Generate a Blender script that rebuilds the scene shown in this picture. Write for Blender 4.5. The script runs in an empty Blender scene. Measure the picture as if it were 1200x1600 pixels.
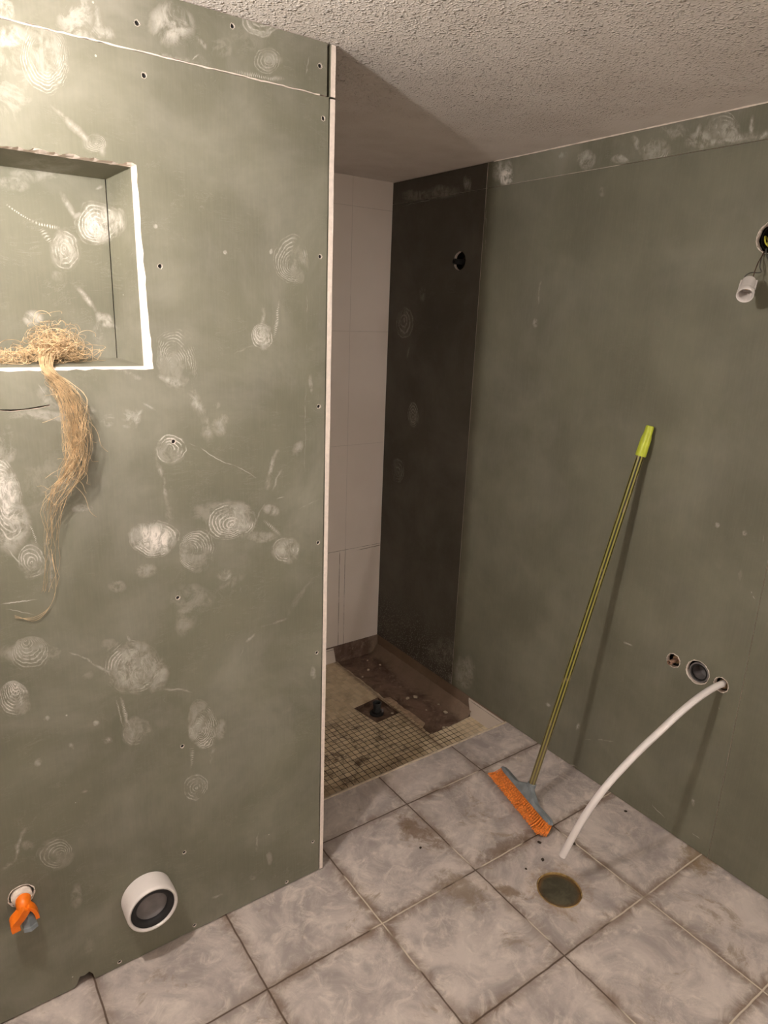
import bpy, bmesh, math, random
from mathutils import Vector, Matrix
from mathutils.geometry import tessellate_polygon

random.seed(7)
scene = bpy.context.scene
COL = scene.collection

# ------------------------------------------------------------------ camera
cam_data = bpy.data.cameras.new('camera')
cam = bpy.data.objects.new('camera', cam_data)
COL.objects.link(cam)
cam_data.sensor_fit = 'HORIZONTAL'
cam_data.sensor_width = 36.0
cam_data.lens = 36.0 * 1071.47 / 1200.0
cam_data.clip_start = 0.02
YAW, PITCH, ROLL = 0.9466, -0.2812, 0.0374
fw = Vector((math.cos(YAW) * math.cos(PITCH), math.sin(YAW) * math.cos(PITCH), math.sin(PITCH)))
rt = Vector((math.sin(YAW), -math.cos(YAW), 0.0))
up = rt.cross(fw)
rt2 = rt * math.cos(ROLL) + up * math.sin(ROLL)
up2 = up * math.cos(ROLL) - rt * math.sin(ROLL)
cam.matrix_world = Matrix(((rt2.x, up2.x, -fw.x, -0.8248),
                           (rt2.y, up2.y, -fw.y, -1.3987),
                           (rt2.z, up2.z, -fw.z, 1.5516),
                           (0, 0, 0, 1)))
scene.camera = cam

# ------------------------------------------------------------------ light and exposure
LAMP = Vector((-0.91, -0.515, 1.87))        # bare bulb hanging under the ceiling
LAMP_STRENGTH = 295.0
LAMP_COLOR = (1.0, 0.935, 0.87)
FILL_LAMP = Vector((0.74, -3.15, 1.88))     # unseen fill lamp, added beyond a made-up doorway to brighten the shower
FILL_STRENGTH = 40.0
world = bpy.data.worlds.new('world')
scene.world = world
world.use_nodes = True
world.node_tree.nodes['Background'].inputs['Color'].default_value = (0.9, 0.95, 1.0, 1)
world.node_tree.nodes['Background'].inputs['Strength'].default_value = 0.02
scene.view_settings.view_transform = 'Standard'
scene.view_settings.look = 'None'
scene.view_settings.gamma = 1.0
scene.view_settings.use_curve_mapping = False
scene.view_settings.exposure = 2.05

# ------------------------------------------------------------------ room measures (metres)
H = 2.081          # ceiling
XR = 1.0057        # face of the right wall
YB = 1.163         # face of the shower's back wall
YT = 0.247         # threshold of the shower
XS = 0.0172        # left wall of the shower / end of the partition
ZS = -0.08         # sunken shower floor
WX, SY = -1.75, -2.3   # unseen sides of the room
S = 0.333          # tile pitch
TX0, TY0 = 0.0483, -0.2485
BT = 0.0125        # plasterboard thickness

def lin(r, g, b):
    f = lambda c: c / 12.92 if c <= 0.04045 else ((c + 0.055) / 1.055) ** 2.4
    return (f(r / 255.0), f(g / 255.0), f(b / 255.0), 1.0)

# ------------------------------------------------------------------ node helper
class NT:
    def __init__(self, name):
        self.m = bpy.data.materials.new(name)
        self.m.use_nodes = True
        self.t = self.m.node_tree
        self.t.nodes.clear()
        self.out = self.t.nodes.new('ShaderNodeOutputMaterial')
        self.b = self.t.nodes.new('ShaderNodeBsdfPrincipled')
        self.t.links.new(self.b.outputs[0], self.out.inputs[0])
        self.co = None
    def set(self, sock, v):
        if isinstance(v, bpy.types.NodeSocket):
            self.t.links.new(v, sock)
        elif v is not None:
            sock.default_value = v
    def n(self, typ, ins=(), out=0, **kw):
        nd = self.t.nodes.new(typ)
        for k, v in kw.items():
            setattr(nd, k, v)
        for i, v in (ins.items() if isinstance(ins, dict) else enumerate(ins)):
            self.set(nd.inputs[i], v)
        return nd.outputs[out]
    def ma(self, op, a, b=None, c=None, clamp=False):
        return self.n('ShaderNodeMath', [x for x in (a, b, c) if x is not None], operation=op, use_clamp=clamp)
    def dot(self, a, b):
        return self.n('ShaderNodeVectorMath', (a, b), out=1, operation='DOT_PRODUCT')
    def pos(self):
        if self.co is None:
            self.co = self.n('ShaderNodeTexCoord', out='Object') if False else self.t.nodes.new('ShaderNodeNewGeometry').outputs['Position']
        return self.co
    def sep(self, v):
        nd = self.t.nodes.new('ShaderNodeSeparateXYZ')
        self.t.links.new(v, nd.inputs[0])
        return nd.outputs[0], nd.outputs[1], nd.outputs[2]
    def noise(self, vec, scale, detail=3, rough=0.5, dist=0.0):
        nd = self.t.nodes.new('ShaderNodeTexNoise')
        self.t.links.new(vec, nd.inputs['Vector'])
        nd.inputs['Scale'].default_value = scale
        nd.inputs['Detail'].default_value = detail
        nd.inputs['Roughness'].default_value = rough
        nd.inputs['Distortion'].default_value = dist
        return nd.outputs[0]
    def voro(self, vec, scale, feature='F1'):
        nd = self.t.nodes.new('ShaderNodeTexVoronoi')
        nd.feature = feature
        self.t.links.new(vec, nd.inputs['Vector'])
        nd.inputs['Scale'].default_value = scale
        return nd.outputs['Distance'], nd.outputs['Color']
    def scl(self, vec, s):
        return self.n('ShaderNodeVectorMath', (vec, s), operation='MULTIPLY')
    def step(self, x, a, b, lo=0.0, hi=1.0):
        nd = self.t.nodes.new('ShaderNodeMapRange')
        nd.interpolation_type = 'SMOOTHSTEP'
        self.set(nd.inputs[0], x)
        for i, v in zip((1, 2, 3, 4), (a, b, lo, hi)):
            nd.inputs[i].default_value = v
        return nd.outputs[0]
    def mix(self, f, a, b):
        nd = self.t.nodes.new('ShaderNodeMix')
        nd.data_type = 'RGBA'
        self.set(nd.inputs[0], f)
        self.set(nd.inputs[6], a)
        self.set(nd.inputs[7], b)
        return nd.outputs[2]
    def bump(self, h, strength, dist):
        nd = self.t.nodes.new('ShaderNodeBump')
        nd.inputs['Strength'].default_value = strength
        nd.inputs['Distance'].default_value = dist
        self.t.links.new(h, nd.inputs['Height'])
        self.t.links.new(nd.outputs[0], self.b.inputs['Normal'])
    def fin(self, col, rough=0.8, spec=0.3, metal=0.0):
        self.set(self.b.inputs['Base Color'], col)
        self.set(self.b.inputs['Roughness'], rough)
        self.b.inputs['Specular IOR Level'].default_value = spec
        self.b.inputs['Metallic'].default_value = metal
        return self.m

def simple(name, col, rough=0.6, spec=0.4, metal=0.0, var=0.12, scale=60.0, bump=0.0, coat=0.0):
    t = NT(name)
    p = t.pos()
    nz = t.noise(p, scale, 3)
    dark = tuple(c * (1 - var) for c in col[:3]) + (1,)
    lite = tuple(min(1, c * (1 + var)) for c in col[:3]) + (1,)
    c = t.mix(t.step(nz, .3, .7), dark, lite)
    if bump:
        t.bump(nz, bump, 0.002)
    if coat:
        t.b.inputs['Coat Weight'].default_value = coat
    return t.fin(c, rough, spec, metal)

# dust prints, swirls and scuffs left on the plasterboards: swirl rows are
# (centre 2, matrix 4, ring offset 2, rings, strength, fill), strokes
# (start 2, end 2, width, strength, comb), clouds (centre 2, matrix 4, strength)
MARKS = {
 'MAIN': ([(-0.5416, 1.9465, 25.2619, 3.4295, 7.484, -18.4719, -0.1468, 0.1206, 9.0, 0.55, 0.2), (-0.4744, 1.8205, 46.4282, -20.178, -11.1061, -56.1324, -0.1755, -0.0534, 4.0, 0.35, 0.2), (-0.0835, 1.638, 23.9988, -0.0369, 1.3665, -19.2856, -0.0744, -0.3768, 7.0, 0.42, 0.1), (-0.1625, 1.5028, 39.0066, -0.5654, 0.4101, -37.2907, 0.1759, 0.3488, 4.0, 0.7, 0.35), (-0.3596, 1.4248, 22.8954, 2.2161, 2.0144, -15.7346, 0.3159, -0.3342, 11.0, 0.42, 0.12), (-0.3704, 1.2654, 29.8089, -1.5129, -2.401, -29.638, 0.04, -0.04, 4.0, 0.95, 0.05), (-0.6496, 1.065, 40.8357, -10.346, -10.441, -26.2596, -0.0331, -0.1408, 4.0, 0.55, 0.2), (-0.4158, 1.0709, 19.2099, 1.4357, -0.2902, -24.1161, 0.0722, -0.1953, 6.0, 0.9, 0.65), (-0.344, 1.0339, 21.8283, -6.9019, -7.9991, -17.7377, 0.4428, -0.2669, 8.0, 0.6, 0.12), (-0.2399, 1.0786, 16.467, 0.9952, -1.3154, -22.0522, -0.0097, -0.2359, 6.0, 0.75, 0.3), (-0.1083, 0.996, 27.7808, -0.1226, -5.3031, -30.6953, 0.0951, -0.0499, 4.0, 0.7, 0.25), (-0.4723, 0.7893, 16.6291, -1.067, -4.4066, -15.2937, -0.0683, -0.0239, 8.0, 0.65, 0.3), (-0.4808, 0.6334, 31.4497, -7.0991, -14.6282, -25.6089, 0.1019, 0.0277, 4.0, 0.6, 0.15), (-0.3406, 0.5868, 29.7199, 2.5184, -2.7658, -14.2514, 0.4477, -0.1414, 9.0, 0.7, 0.12), (-0.3504, 0.4259, 25.4108, -10.5497, -17.8839, -20.9861, -0.0813, -0.0641, 4.0, 0.55, 0.12), (-0.6761, 0.9087, 27.0685, -2.6089, -6.9887, -25.2445, 0.2808, 0.8023, 7.0, 0.45, 0.1), (-0.7053, 0.7984, 54.7062, -5.5176, -15.7238, -49.5743, 0.1248, 0.0713, 3.0, 0.55, 0.1), (-0.7077, 0.8192, 36.4984, -3.7215, -8.8118, -26.4604, 0.0, 0.85, 8.0, 0.75, 0.05), (-0.6579, 0.3849, 27.6119, 4.5312, -0.4348, -23.971, -0.1859, -0.2183, 5.0, 0.4, 0.15), (-0.1368, 2.0205, 33.1152, -0.4253, 8.658, -41.4491, -0.1823, -0.0911, 4.0, 0.2, 0.1), (-0.152, 2.1001, 27.5959, -0.4151, 10.0332, -42.8003, -0.0, 0.544, 4.0, 0.35, 0.1), (-0.6848, 1.2097, 36.5693, 1.7094, 0.8823, -11.6582, 0.2014, 0.2292, 7.0, 0.75, 0.6)],
  [(-0.5462, 1.8738, -0.4646, 1.8076, 0.0091, 0.3, 0.0), (-0.4634, 1.8232, -0.4672, 1.8021, 0.0083, 0.3, 0.0), (-0.1162, 1.5705, -0.1307, 1.4965, 0.0054, 0.55, 300.0), (-0.1542, 1.5559, -0.158, 1.5029, 0.0079, 0.3, 0.0), (-0.4021, 1.4229, -0.3293, 1.3932, 0.0153, 0.35, 0.0), (-0.3293, 1.3932, -0.2906, 1.3304, 0.0186, 0.33, 0.0), (-0.2906, 1.3304, -0.2884, 1.2754, 0.0192, 0.25, 0.0), (-0.3991, 1.2503, -0.382, 1.1454, 0.0096, 0.4, 0.0), (-0.382, 1.1454, -0.376, 1.1019, 0.017, 0.2, 0.0), (-0.3372, 1.2791, -0.1784, 1.1864, 0.0023, 0.5, 0.0), (-0.125, 1.2409, -0.1466, 1.1831, 0.0075, 0.45, 0.0), (-0.1466, 1.1831, -0.1534, 1.1536, 0.0121, 0.3, 0.0), (-0.2648, 1.1077, -0.3344, 1.0218, 0.0045, 0.2, 0.0), (-0.1609, 1.0777, -0.1183, 1.0348, 0.0079, 0.5, 260.0), (-0.6091, 0.8725, -0.5142, 0.7876, 0.0051, 0.55, 0.0), (-0.6544, 0.896, -0.6091, 0.8725, 0.0084, 0.25, 0.0), (-0.4144, 0.7177, -0.3488, 0.6872, 0.0041, 0.35, 0.0), (-0.5077, 0.7264, -0.4927, 0.6441, 0.0047, 0.6, 300.0), (-0.5162, 0.7212, -0.5046, 0.6516, 0.0031, 0.6, 300.0), (-0.3551, 0.5395, -0.3604, 0.4882, 0.007, 0.5, 200.0), (-0.2996, 0.5276, -0.3128, 0.4783, 0.0143, 0.3, 0.0), (-0.7495, 0.4095, -0.7155, 0.4829, 0.0063, 0.5, 0.0), (-0.7685, 0.3995, -0.7518, 0.4106, 0.011, 0.35, 0.0), (-0.2261, 0.744, -0.212, 0.7828, 0.0068, 0.4, 0.0), (-0.212, 0.7828, -0.1817, 0.797, 0.0068, 0.35, 0.0), (-0.7117, 0.9946, -0.6433, 0.9888, 0.0024, 0.7, 0.0), (-0.702, 0.9831, -0.6441, 0.9561, 0.0016, 0.4, 0.0), (-0.4644, 1.0379, -0.5308, 1.0843, 0.0028, 0.0, 0.0), (-0.6655, 1.4319, -0.6656, 1.4308, 0.0011, 0.0, 0.0), (-0.0495, 1.744, -0.0512, 1.4483, 0.0016, 0.25, 0.0), (-0.0512, 1.4483, -0.0529, 1.0861, 0.0023, 0.2, 0.0), (-0.213, 1.0314, -0.1472, 1.1299, 0.0046, 0.25, 0.0), (-0.1139, 1.1948, -0.1388, 1.1519, 0.0046, 0.3, 0.0), (-0.6097, 0.7801, -0.5805, 0.7695, 0.0024, 0.6, 0.0), (-0.6477, 1.1424, -0.6327, 1.1013, 0.0032, 0.55, 300.0), (-0.4943, 0.8839, -0.4647, 0.8229, 0.0075, 0.35, 0.0), (-0.4191, 1.3501, -0.4501, 1.3159, 0.0077, 0.5, 0.0), (-0.4221, 1.363, -0.3875, 1.3421, 0.0077, 0.35, 0.0), (-0.6888, 1.1107, -0.6618, 1.0542, 0.0038, 0.4, 0.0), (-0.196, 0.1636, -0.1913, 0.223, 0.0061, 0.3, 0.0), (-0.3238, 0.0756, -0.2888, 0.0708, 0.0061, 0.3, 0.0), (-0.2671, 1.1303, -0.1809, 1.0417, 0.0045, 0.3, 0.0), (-0.2287, 1.034, -0.2046, 1.0533, 0.0123, 0.25, 0.0), (-0.1309, 1.1279, -0.1059, 1.1325, 0.0031, 0.4, 0.0), (-0.072, 1.0967, -0.0106, 1.1127, 0.0048, 0.25, 0.0), (-0.2148, 0.9529, -0.278, 0.934, 0.0126, 0.15, 0.0), (-0.0986, 0.8281, -0.0268, 0.9158, 0.0103, 0.12, 0.0), (-0.168, 0.8106, -0.0986, 0.8195, 0.0051, 0.2, 0.0), (-0.275, 1.4496, -0.0805, 1.504, 0.004, 0.12, 0.0), (-0.4035, 1.0487, -0.356, 1.1702, 0.0028, 0.15, 0.0), (-0.6159, 1.1247, -0.6245, 0.9929, 0.0066, 0.25, 0.0), (-0.5032, 1.445, -0.3971, 1.4002, 0.0123, 0.2, 0.0), (-0.6062, 1.4057, -0.5923, 1.382, 0.0035, 0.3, 0.0), (-0.6134, 0.5239, -0.5939, 0.5221, 0.0048, 0.3, 0.0), (-0.613, 0.6524, -0.6069, 0.6344, 0.0061, 0.35, 0.0), (-0.552, 0.6331, -0.5366, 0.6242, 0.0095, 0.4, 0.0)],
  [(-0.4477, 1.3324, 30.7226, -19.8941, -20.0386, -29.6781, 0.35), (-0.4938, 1.335, 52.3609, -3.8453, -3.1926, -57.1349, 0.3), (-0.5548, 1.1615, 30.2058, -2.4682, -12.8076, -95.3614, 0.35), (-0.4292, 0.7625, 31.9275, -1.7978, -5.4283, -18.4123, 0.35), (-0.3386, 0.9235, 16.9675, -0.7276, -5.6438, -25.7849, 0.16), (-0.3552, 0.8805, 35.8091, -7.8443, -8.9265, -20.7693, 0.2), (-0.1394, 1.1011, 38.6959, -16.1345, -29.0302, -60.2222, 0.35), (-0.2586, 0.9646, 46.1224, -1.3787, -12.4862, -63.7406, 0.35), (-0.4355, 1.0109, 37.1544, -2.2185, -9.3847, -49.1391, 0.25), (-0.5389, 1.3558, 29.1639, -2.3831, -4.9136, -102.7679, 0.3), (-0.576, 1.3814, 22.7345, -2.0164, -1.255, -33.7778, 0.25), (-0.5901, 1.3463, 10.1348, -0.9186, -4.4501, -83.6755, 0.25), (-0.2508, 1.3214, 68.7869, -2.0915, -4.0452, -72.393, 0.3), (-0.2644, 1.3495, 87.3702, -2.8794, -4.149, -91.9195, 0.3), (-0.2615, 1.304, 49.3631, -1.5892, -3.2452, -51.5763, 0.3), (-0.0722, 1.2441, 67.6244, -28.1826, -18.1073, -44.3811, 0.3), (-0.6744, 1.1463, 27.4383, -2.7977, -2.3675, -15.8957, 0.4), (-0.6699, 1.2922, 48.2897, -5.0119, -1.7009, -21.14, 0.3), (-0.6676, 0.8784, 14.4502, -1.3928, -10.7694, -39.3701, 0.25), (-0.282, 0.566, 50.8631, -1.6116, -9.0457, -25.4513, 0.25), (-0.5616, 0.6812, 127.0556, -9.73, -44.1267, -126.6666, 0.5), (-0.6525, 0.725, 137.6746, -12.6124, -45.4594, -132.6265, 0.5), (-0.6794, 0.6309, 103.1978, -9.7509, -31.5369, -80.6005, 0.3), (-0.6354, 0.2587, 73.5991, -6.0885, -13.9702, -25.1947, 0.22), (-0.5799, 0.1625, 57.8281, -4.2468, -19.2818, -33.0245, 0.12), (-0.6203, 0.1012, 50.3656, -3.9612, -16.2658, -26.1245, 0.12), (-0.5022, 0.223, 110.911, -6.9448, -28.4629, -52.9049, 0.15), (-0.2363, 1.6626, 182.3729, -5.4047, 15.8191, -205.3775, 0.5), (-0.1335, 1.6692, 168.3297, -1.7412, 12.0882, -157.9097, 0.5), (-0.3743, 1.6931, 164.815, -9.2051, 20.7372, -220.8283, 0.35), (-0.2646, 1.1151, 11.12, -0.3523, -5.1386, -37.4491, 0.2), (-0.5002, 0.9877, 43.1932, -3.0343, -11.9962, -58.1223, 0.2), (-0.6022, 1.2124, 14.8538, -1.3464, -1.5106, -13.2336, 0.12), (-0.159, 0.1241, 87.4718, -1.0265, -19.9058, -39.3669, 0.2), (-0.2067, 0.0852, 89.499, -1.6623, -62.5189, -117.9967, 0.2), (-0.0245, 0.647, 87.2114, 0.7414, -15.7214, -53.5691, 0.3), (-0.0359, 1.3906, 148.7189, 1.1302, -0.9139, -34.3515, 0.25), (-0.0994, 0.5581, 38.6472, -0.1262, -8.0797, -24.1616, 0.1), (-0.2605, 0.4483, 14.7353, -0.4101, -10.6738, -26.7798, 0.06), (-0.7161, 0.439, 67.7417, -6.5929, -37.0817, -75.7114, 0.2), (-0.1647, 1.0391, 20.4149, -0.2959, -10.2052, -63.4701, 0.25), (-0.5773, 0.8092, 39.6833, -3.2023, -16.3454, -55.6955, 0.15), (-0.5227, 0.8538, 38.4108, -2.7802, -11.8815, -44.5042, 0.18), (-0.605, 1.9003, 17.983, -1.8599, 2.394, -12.1082, 0.2), (-0.6011, 1.9554, 27.3235, -2.8358, 11.2979, -50.8116, 0.4)]),
 'UP': ([(-0.152, 2.098, 24.8145, -0.3733, 8.4168, -36.1517, 0.0, 0.5368, 4.0, 0.5, 0.3), (-0.1368, 2.0205, 33.0284, -0.4059, 9.468, -45.5062, -0.091, 0.0, 4.0, 0.35, 0.1)],
  [(-0.4594, 2.0433, -0.4511, 1.9888, 0.0115, 0.35, 0.0), (-0.381, 1.9796, -0.2684, 1.9879, 0.0124, 0.3, 0.0), (-0.2046, 1.9881, -0.1019, 1.993, 0.0055, 0.5, 260.0), (-0.0438, 2.0512, -0.0584, 2.0083, 0.0034, 0.4, 0.0), (-0.4871, 1.9902, -0.4242, 1.9928, 0.0097, 0.4, 0.0), (-0.2851, 2.0308, -0.2612, 2.0155, 0.0062, 0.4, 0.0), (-0.293, 1.988, -0.28, 2.0062, 0.0031, 0.35, 0.0)],
  [(-0.4927, 2.0075, 29.2984, -2.4355, 5.626, -23.9996, 0.45), (-0.3287, 2.038, 21.5082, -1.0866, 6.1149, -26.4466, 0.5), (-0.3259, 2.0466, 28.6678, -1.4348, 10.7349, -45.7937, 0.35), (-0.1497, 2.0751, 28.521, -0.4134, 11.9357, -51.9824, 0.4), (-0.1368, 2.0194, 27.8796, -0.3272, 13.479, -64.9127, 0.25), (-0.602, 1.9907, 50.2649, -5.2624, 9.0475, -37.9501, 0.5), (-0.4507, 1.9936, 31.7642, -2.3662, 14.7097, -65.5594, 0.35), (-0.1769, 2.0498, 18.8667, -0.3758, 6.9501, -31.2575, 0.12), (-0.2359, 2.0209, 26.2997, -0.8333, 10.3021, -47.6394, 0.15)]),
 'NICHE': ([(-0.4603, 1.6967, 24.9071, -1.9074, 2.5504, -26.2512, 0.0, -0.091, 5.0, 0.7, 0.75), (-0.5239, 1.6543, 34.7456, 6.3239, 9.2083, -26.9335, 0.0373, 0.1367, 4.0, 0.5, 0.45)],
  [(-0.6129, 1.7165, -0.5731, 1.6936, 0.0033, 0.7, 240.0), (-0.5731, 1.6936, -0.532, 1.6898, 0.0045, 0.6, 240.0), (-0.5633, 1.6835, -0.5489, 1.6624, 0.0068, 0.4, 240.0), (-0.5025, 1.581, -0.473, 1.5313, 0.0073, 0.4, 0.0), (-0.473, 1.5313, -0.4403, 1.5047, 0.0113, 0.45, 0.0), (-0.519, 1.749, -0.4967, 1.7068, 0.0068, 0.3, 0.0), (-0.443, 1.7695, -0.4554, 1.7612, 0.0057, 0.4, 0.0)],
  [(-0.5899, 1.5197, 50.2527, -4.8435, 1.582, -60.717, 0.4), (-0.4616, 1.5193, 48.1466, -20.7635, -18.5248, -52.5564, 0.4), (-0.4758, 1.4941, 81.7239, -6.2584, 0.6471, -44.5326, 0.25), (-0.5991, 1.7501, 32.2841, -3.2918, 9.7604, -78.6451, 0.3), (-0.5545, 1.7771, 15.6168, -1.4756, 6.9122, -51.9428, 0.2), (-0.5377, 1.6003, 88.2709, -7.8289, 5.0619, -85.9671, 0.15), (-0.4939, 1.7128, 87.4315, -7.2328, 11.452, -110.5199, 0.3)]),
 'RMAIN': ([],
  [(0.2907, 1.685, 0.2885, 1.6025, 0.0062, 0.35, 0.0), (0.3813, 1.3247, 0.3834, 1.2086, 0.0046, 0.1, 0.0), (-0.5725, 1.0262, -0.5805, 1.0017, 0.0034, 0.6, 0.0), (-0.5772, 0.8539, -0.5866, 0.8499, 0.0029, 0.9, 0.0), (-0.5713, 0.8668, -0.5739, 0.8621, 0.0029, 0.9, 0.0), (-0.2162, 0.5572, -0.2528, 0.555, 0.0065, 1.0, 0.0), (0.0706, 0.1831, 0.0402, 0.1883, 0.0101, 0.5, 0.0), (-0.0779, 0.1525, -0.0902, 0.1855, 0.0097, 0.5, 0.0), (-0.1227, 0.1365, -0.2345, 0.1967, 0.0043, 0.4, 0.0), (-0.0472, -0.0048, -0.1035, 0.014, 0.005, 0.6, 0.0), (-0.405, 0.053, -0.4537, 0.0382, 0.0036, 0.4, 0.0), (-0.5395, 0.0521, -0.5649, 0.0519, 0.0034, 0.5, 0.0), (-0.5437, 0.491, -0.549, 0.4833, 0.0031, 0.3, 0.0), (0.5886, 1.9838, 0.5663, 1.7232, 0.0022, 0.5, 0.0)],
  [(0.2977, 1.5393, -85.0527, 11.0439, -1.4671, -47.1816, 0.35), (-0.5358, 0.8956, -97.6742, -14.293, 1.6436, -44.5485, 0.15), (-0.4493, 1.0191, -106.7095, 19.0821, -29.2402, -106.8104, 0.4), (-0.5277, 1.017, -142.2575, 26.2391, -31.287, -109.9075, 0.4), (0.1872, 2.0049, -20.1951, 8.5059, -3.2312, -131.6494, 0.25), (0.0788, 1.9291, -70.832, 10.6699, 6.0374, -56.2625, 0.15), (0.1377, 2.0038, -13.9575, 5.8624, -4.5383, -178.681, 0.3), (-0.5304, 0.1536, -158.3393, 27.5229, -49.2501, -71.8903, 0.5), (0.5158, 0.0976, -12.2125, 1.2512, -5.2372, -10.9366, 0.25)]),
 'RTOP': ([(-0.1021, 2.0209, -22.4394, 3.6987, 4.131, -28.0689, -0.2712, 0.226, 5.0, 0.5, 0.3), (-0.3026, 2.0305, -19.6784, 9.1865, -1.507, -24.0811, -0.4352, -0.3316, 4.0, 0.4, 0.2)],
  [(-0.201, 2.006, -0.404, 2.0066, 0.0154, 0.4, 0.0), (-0.3601, 2.0565, -0.365, 2.013, 0.006, 0.5, 0.0), (-0.219, 2.0596, -0.1991, 2.0171, 0.0128, 0.35, 0.0), (-0.0112, 2.071, -0.0411, 2.0168, 0.0171, 0.35, 0.0), (-0.3811, 2.0032, -0.4026, 2.0139, 0.0119, 0.5, 0.0)],
  [(0.4969, 2.0228, -23.0051, 2.7433, 3.7892, -30.8986, 1.1), (0.5147, 2.0412, -17.7358, 2.0934, 3.1511, -24.6747, 0.45), (0.1533, 2.0273, -25.5937, 3.7366, 4.3333, -31.1654, 0.5), (0.2446, 2.0492, -32.0549, 4.46, 6.4547, -45.3995, 0.35), (0.0225, 2.0091, -28.1623, 4.3916, 10.2203, -73.5048, 0.45), (-0.0897, 2.0227, -18.9988, 3.1316, 4.6486, -30.9319, 0.35), (-0.2166, 2.0221, -21.4249, 10.073, -3.034, -43.3518, 0.45), (-0.3026, 2.0305, -26.9618, 4.8931, 6.33, -37.9103, 0.4), (-0.1352, 2.0585, -17.2251, 2.9082, 7.0979, -42.5092, 0.25)]),
 'RSHOW': ([(0.9549, 1.1242, -24.3144, 1.9014, -2.4507, -17.9743, -0.0, -0.2002, 4.0, 0.35, 0.1), (1.0441, 0.8547, -20.3032, 1.4282, -3.4242, -16.7619, 0.0, -0.2503, 3.0, 0.25, 0.1), (1.0452, 1.5293, -15.5791, 1.15, -0.4695, -15.0984, -0.0, 0.1998, 3.0, 0.3, 0.2)],
  [(1.0009, 1.425, 1.015, 1.3704, 0.0134, 0.25, 0.0), (1.0966, 1.9846, 0.6751, 1.9974, 0.003, 0.3, 0.0), (0.5466, 0.2792, 0.5438, 0.2118, 0.0034, 0.7, 0.0), (0.6818, 1.9938, 0.6852, 2.0266, 0.0088, 0.3, 0.0)],
  [(0.6994, 2.0282, -47.2338, 4.8913, 3.8651, -33.0609, 0.4), (0.8415, 2.011, -8.6491, 0.799, 3.9442, -36.7559, 0.2), (1.0034, 2.0165, -7.8849, 0.6296, 4.3795, -42.0729, 0.2), (0.625, 0.1391, -5.791, 0.5521, -5.8183, -12.9128, 0.18), (0.9299, 1.6339, -39.2139, 3.2585, 0.0138, -28.4425, 0.12), (0.5524, 0.0492, -13.2319, 1.3186, -7.8762, -16.1262, 0.3)]),
}

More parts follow.
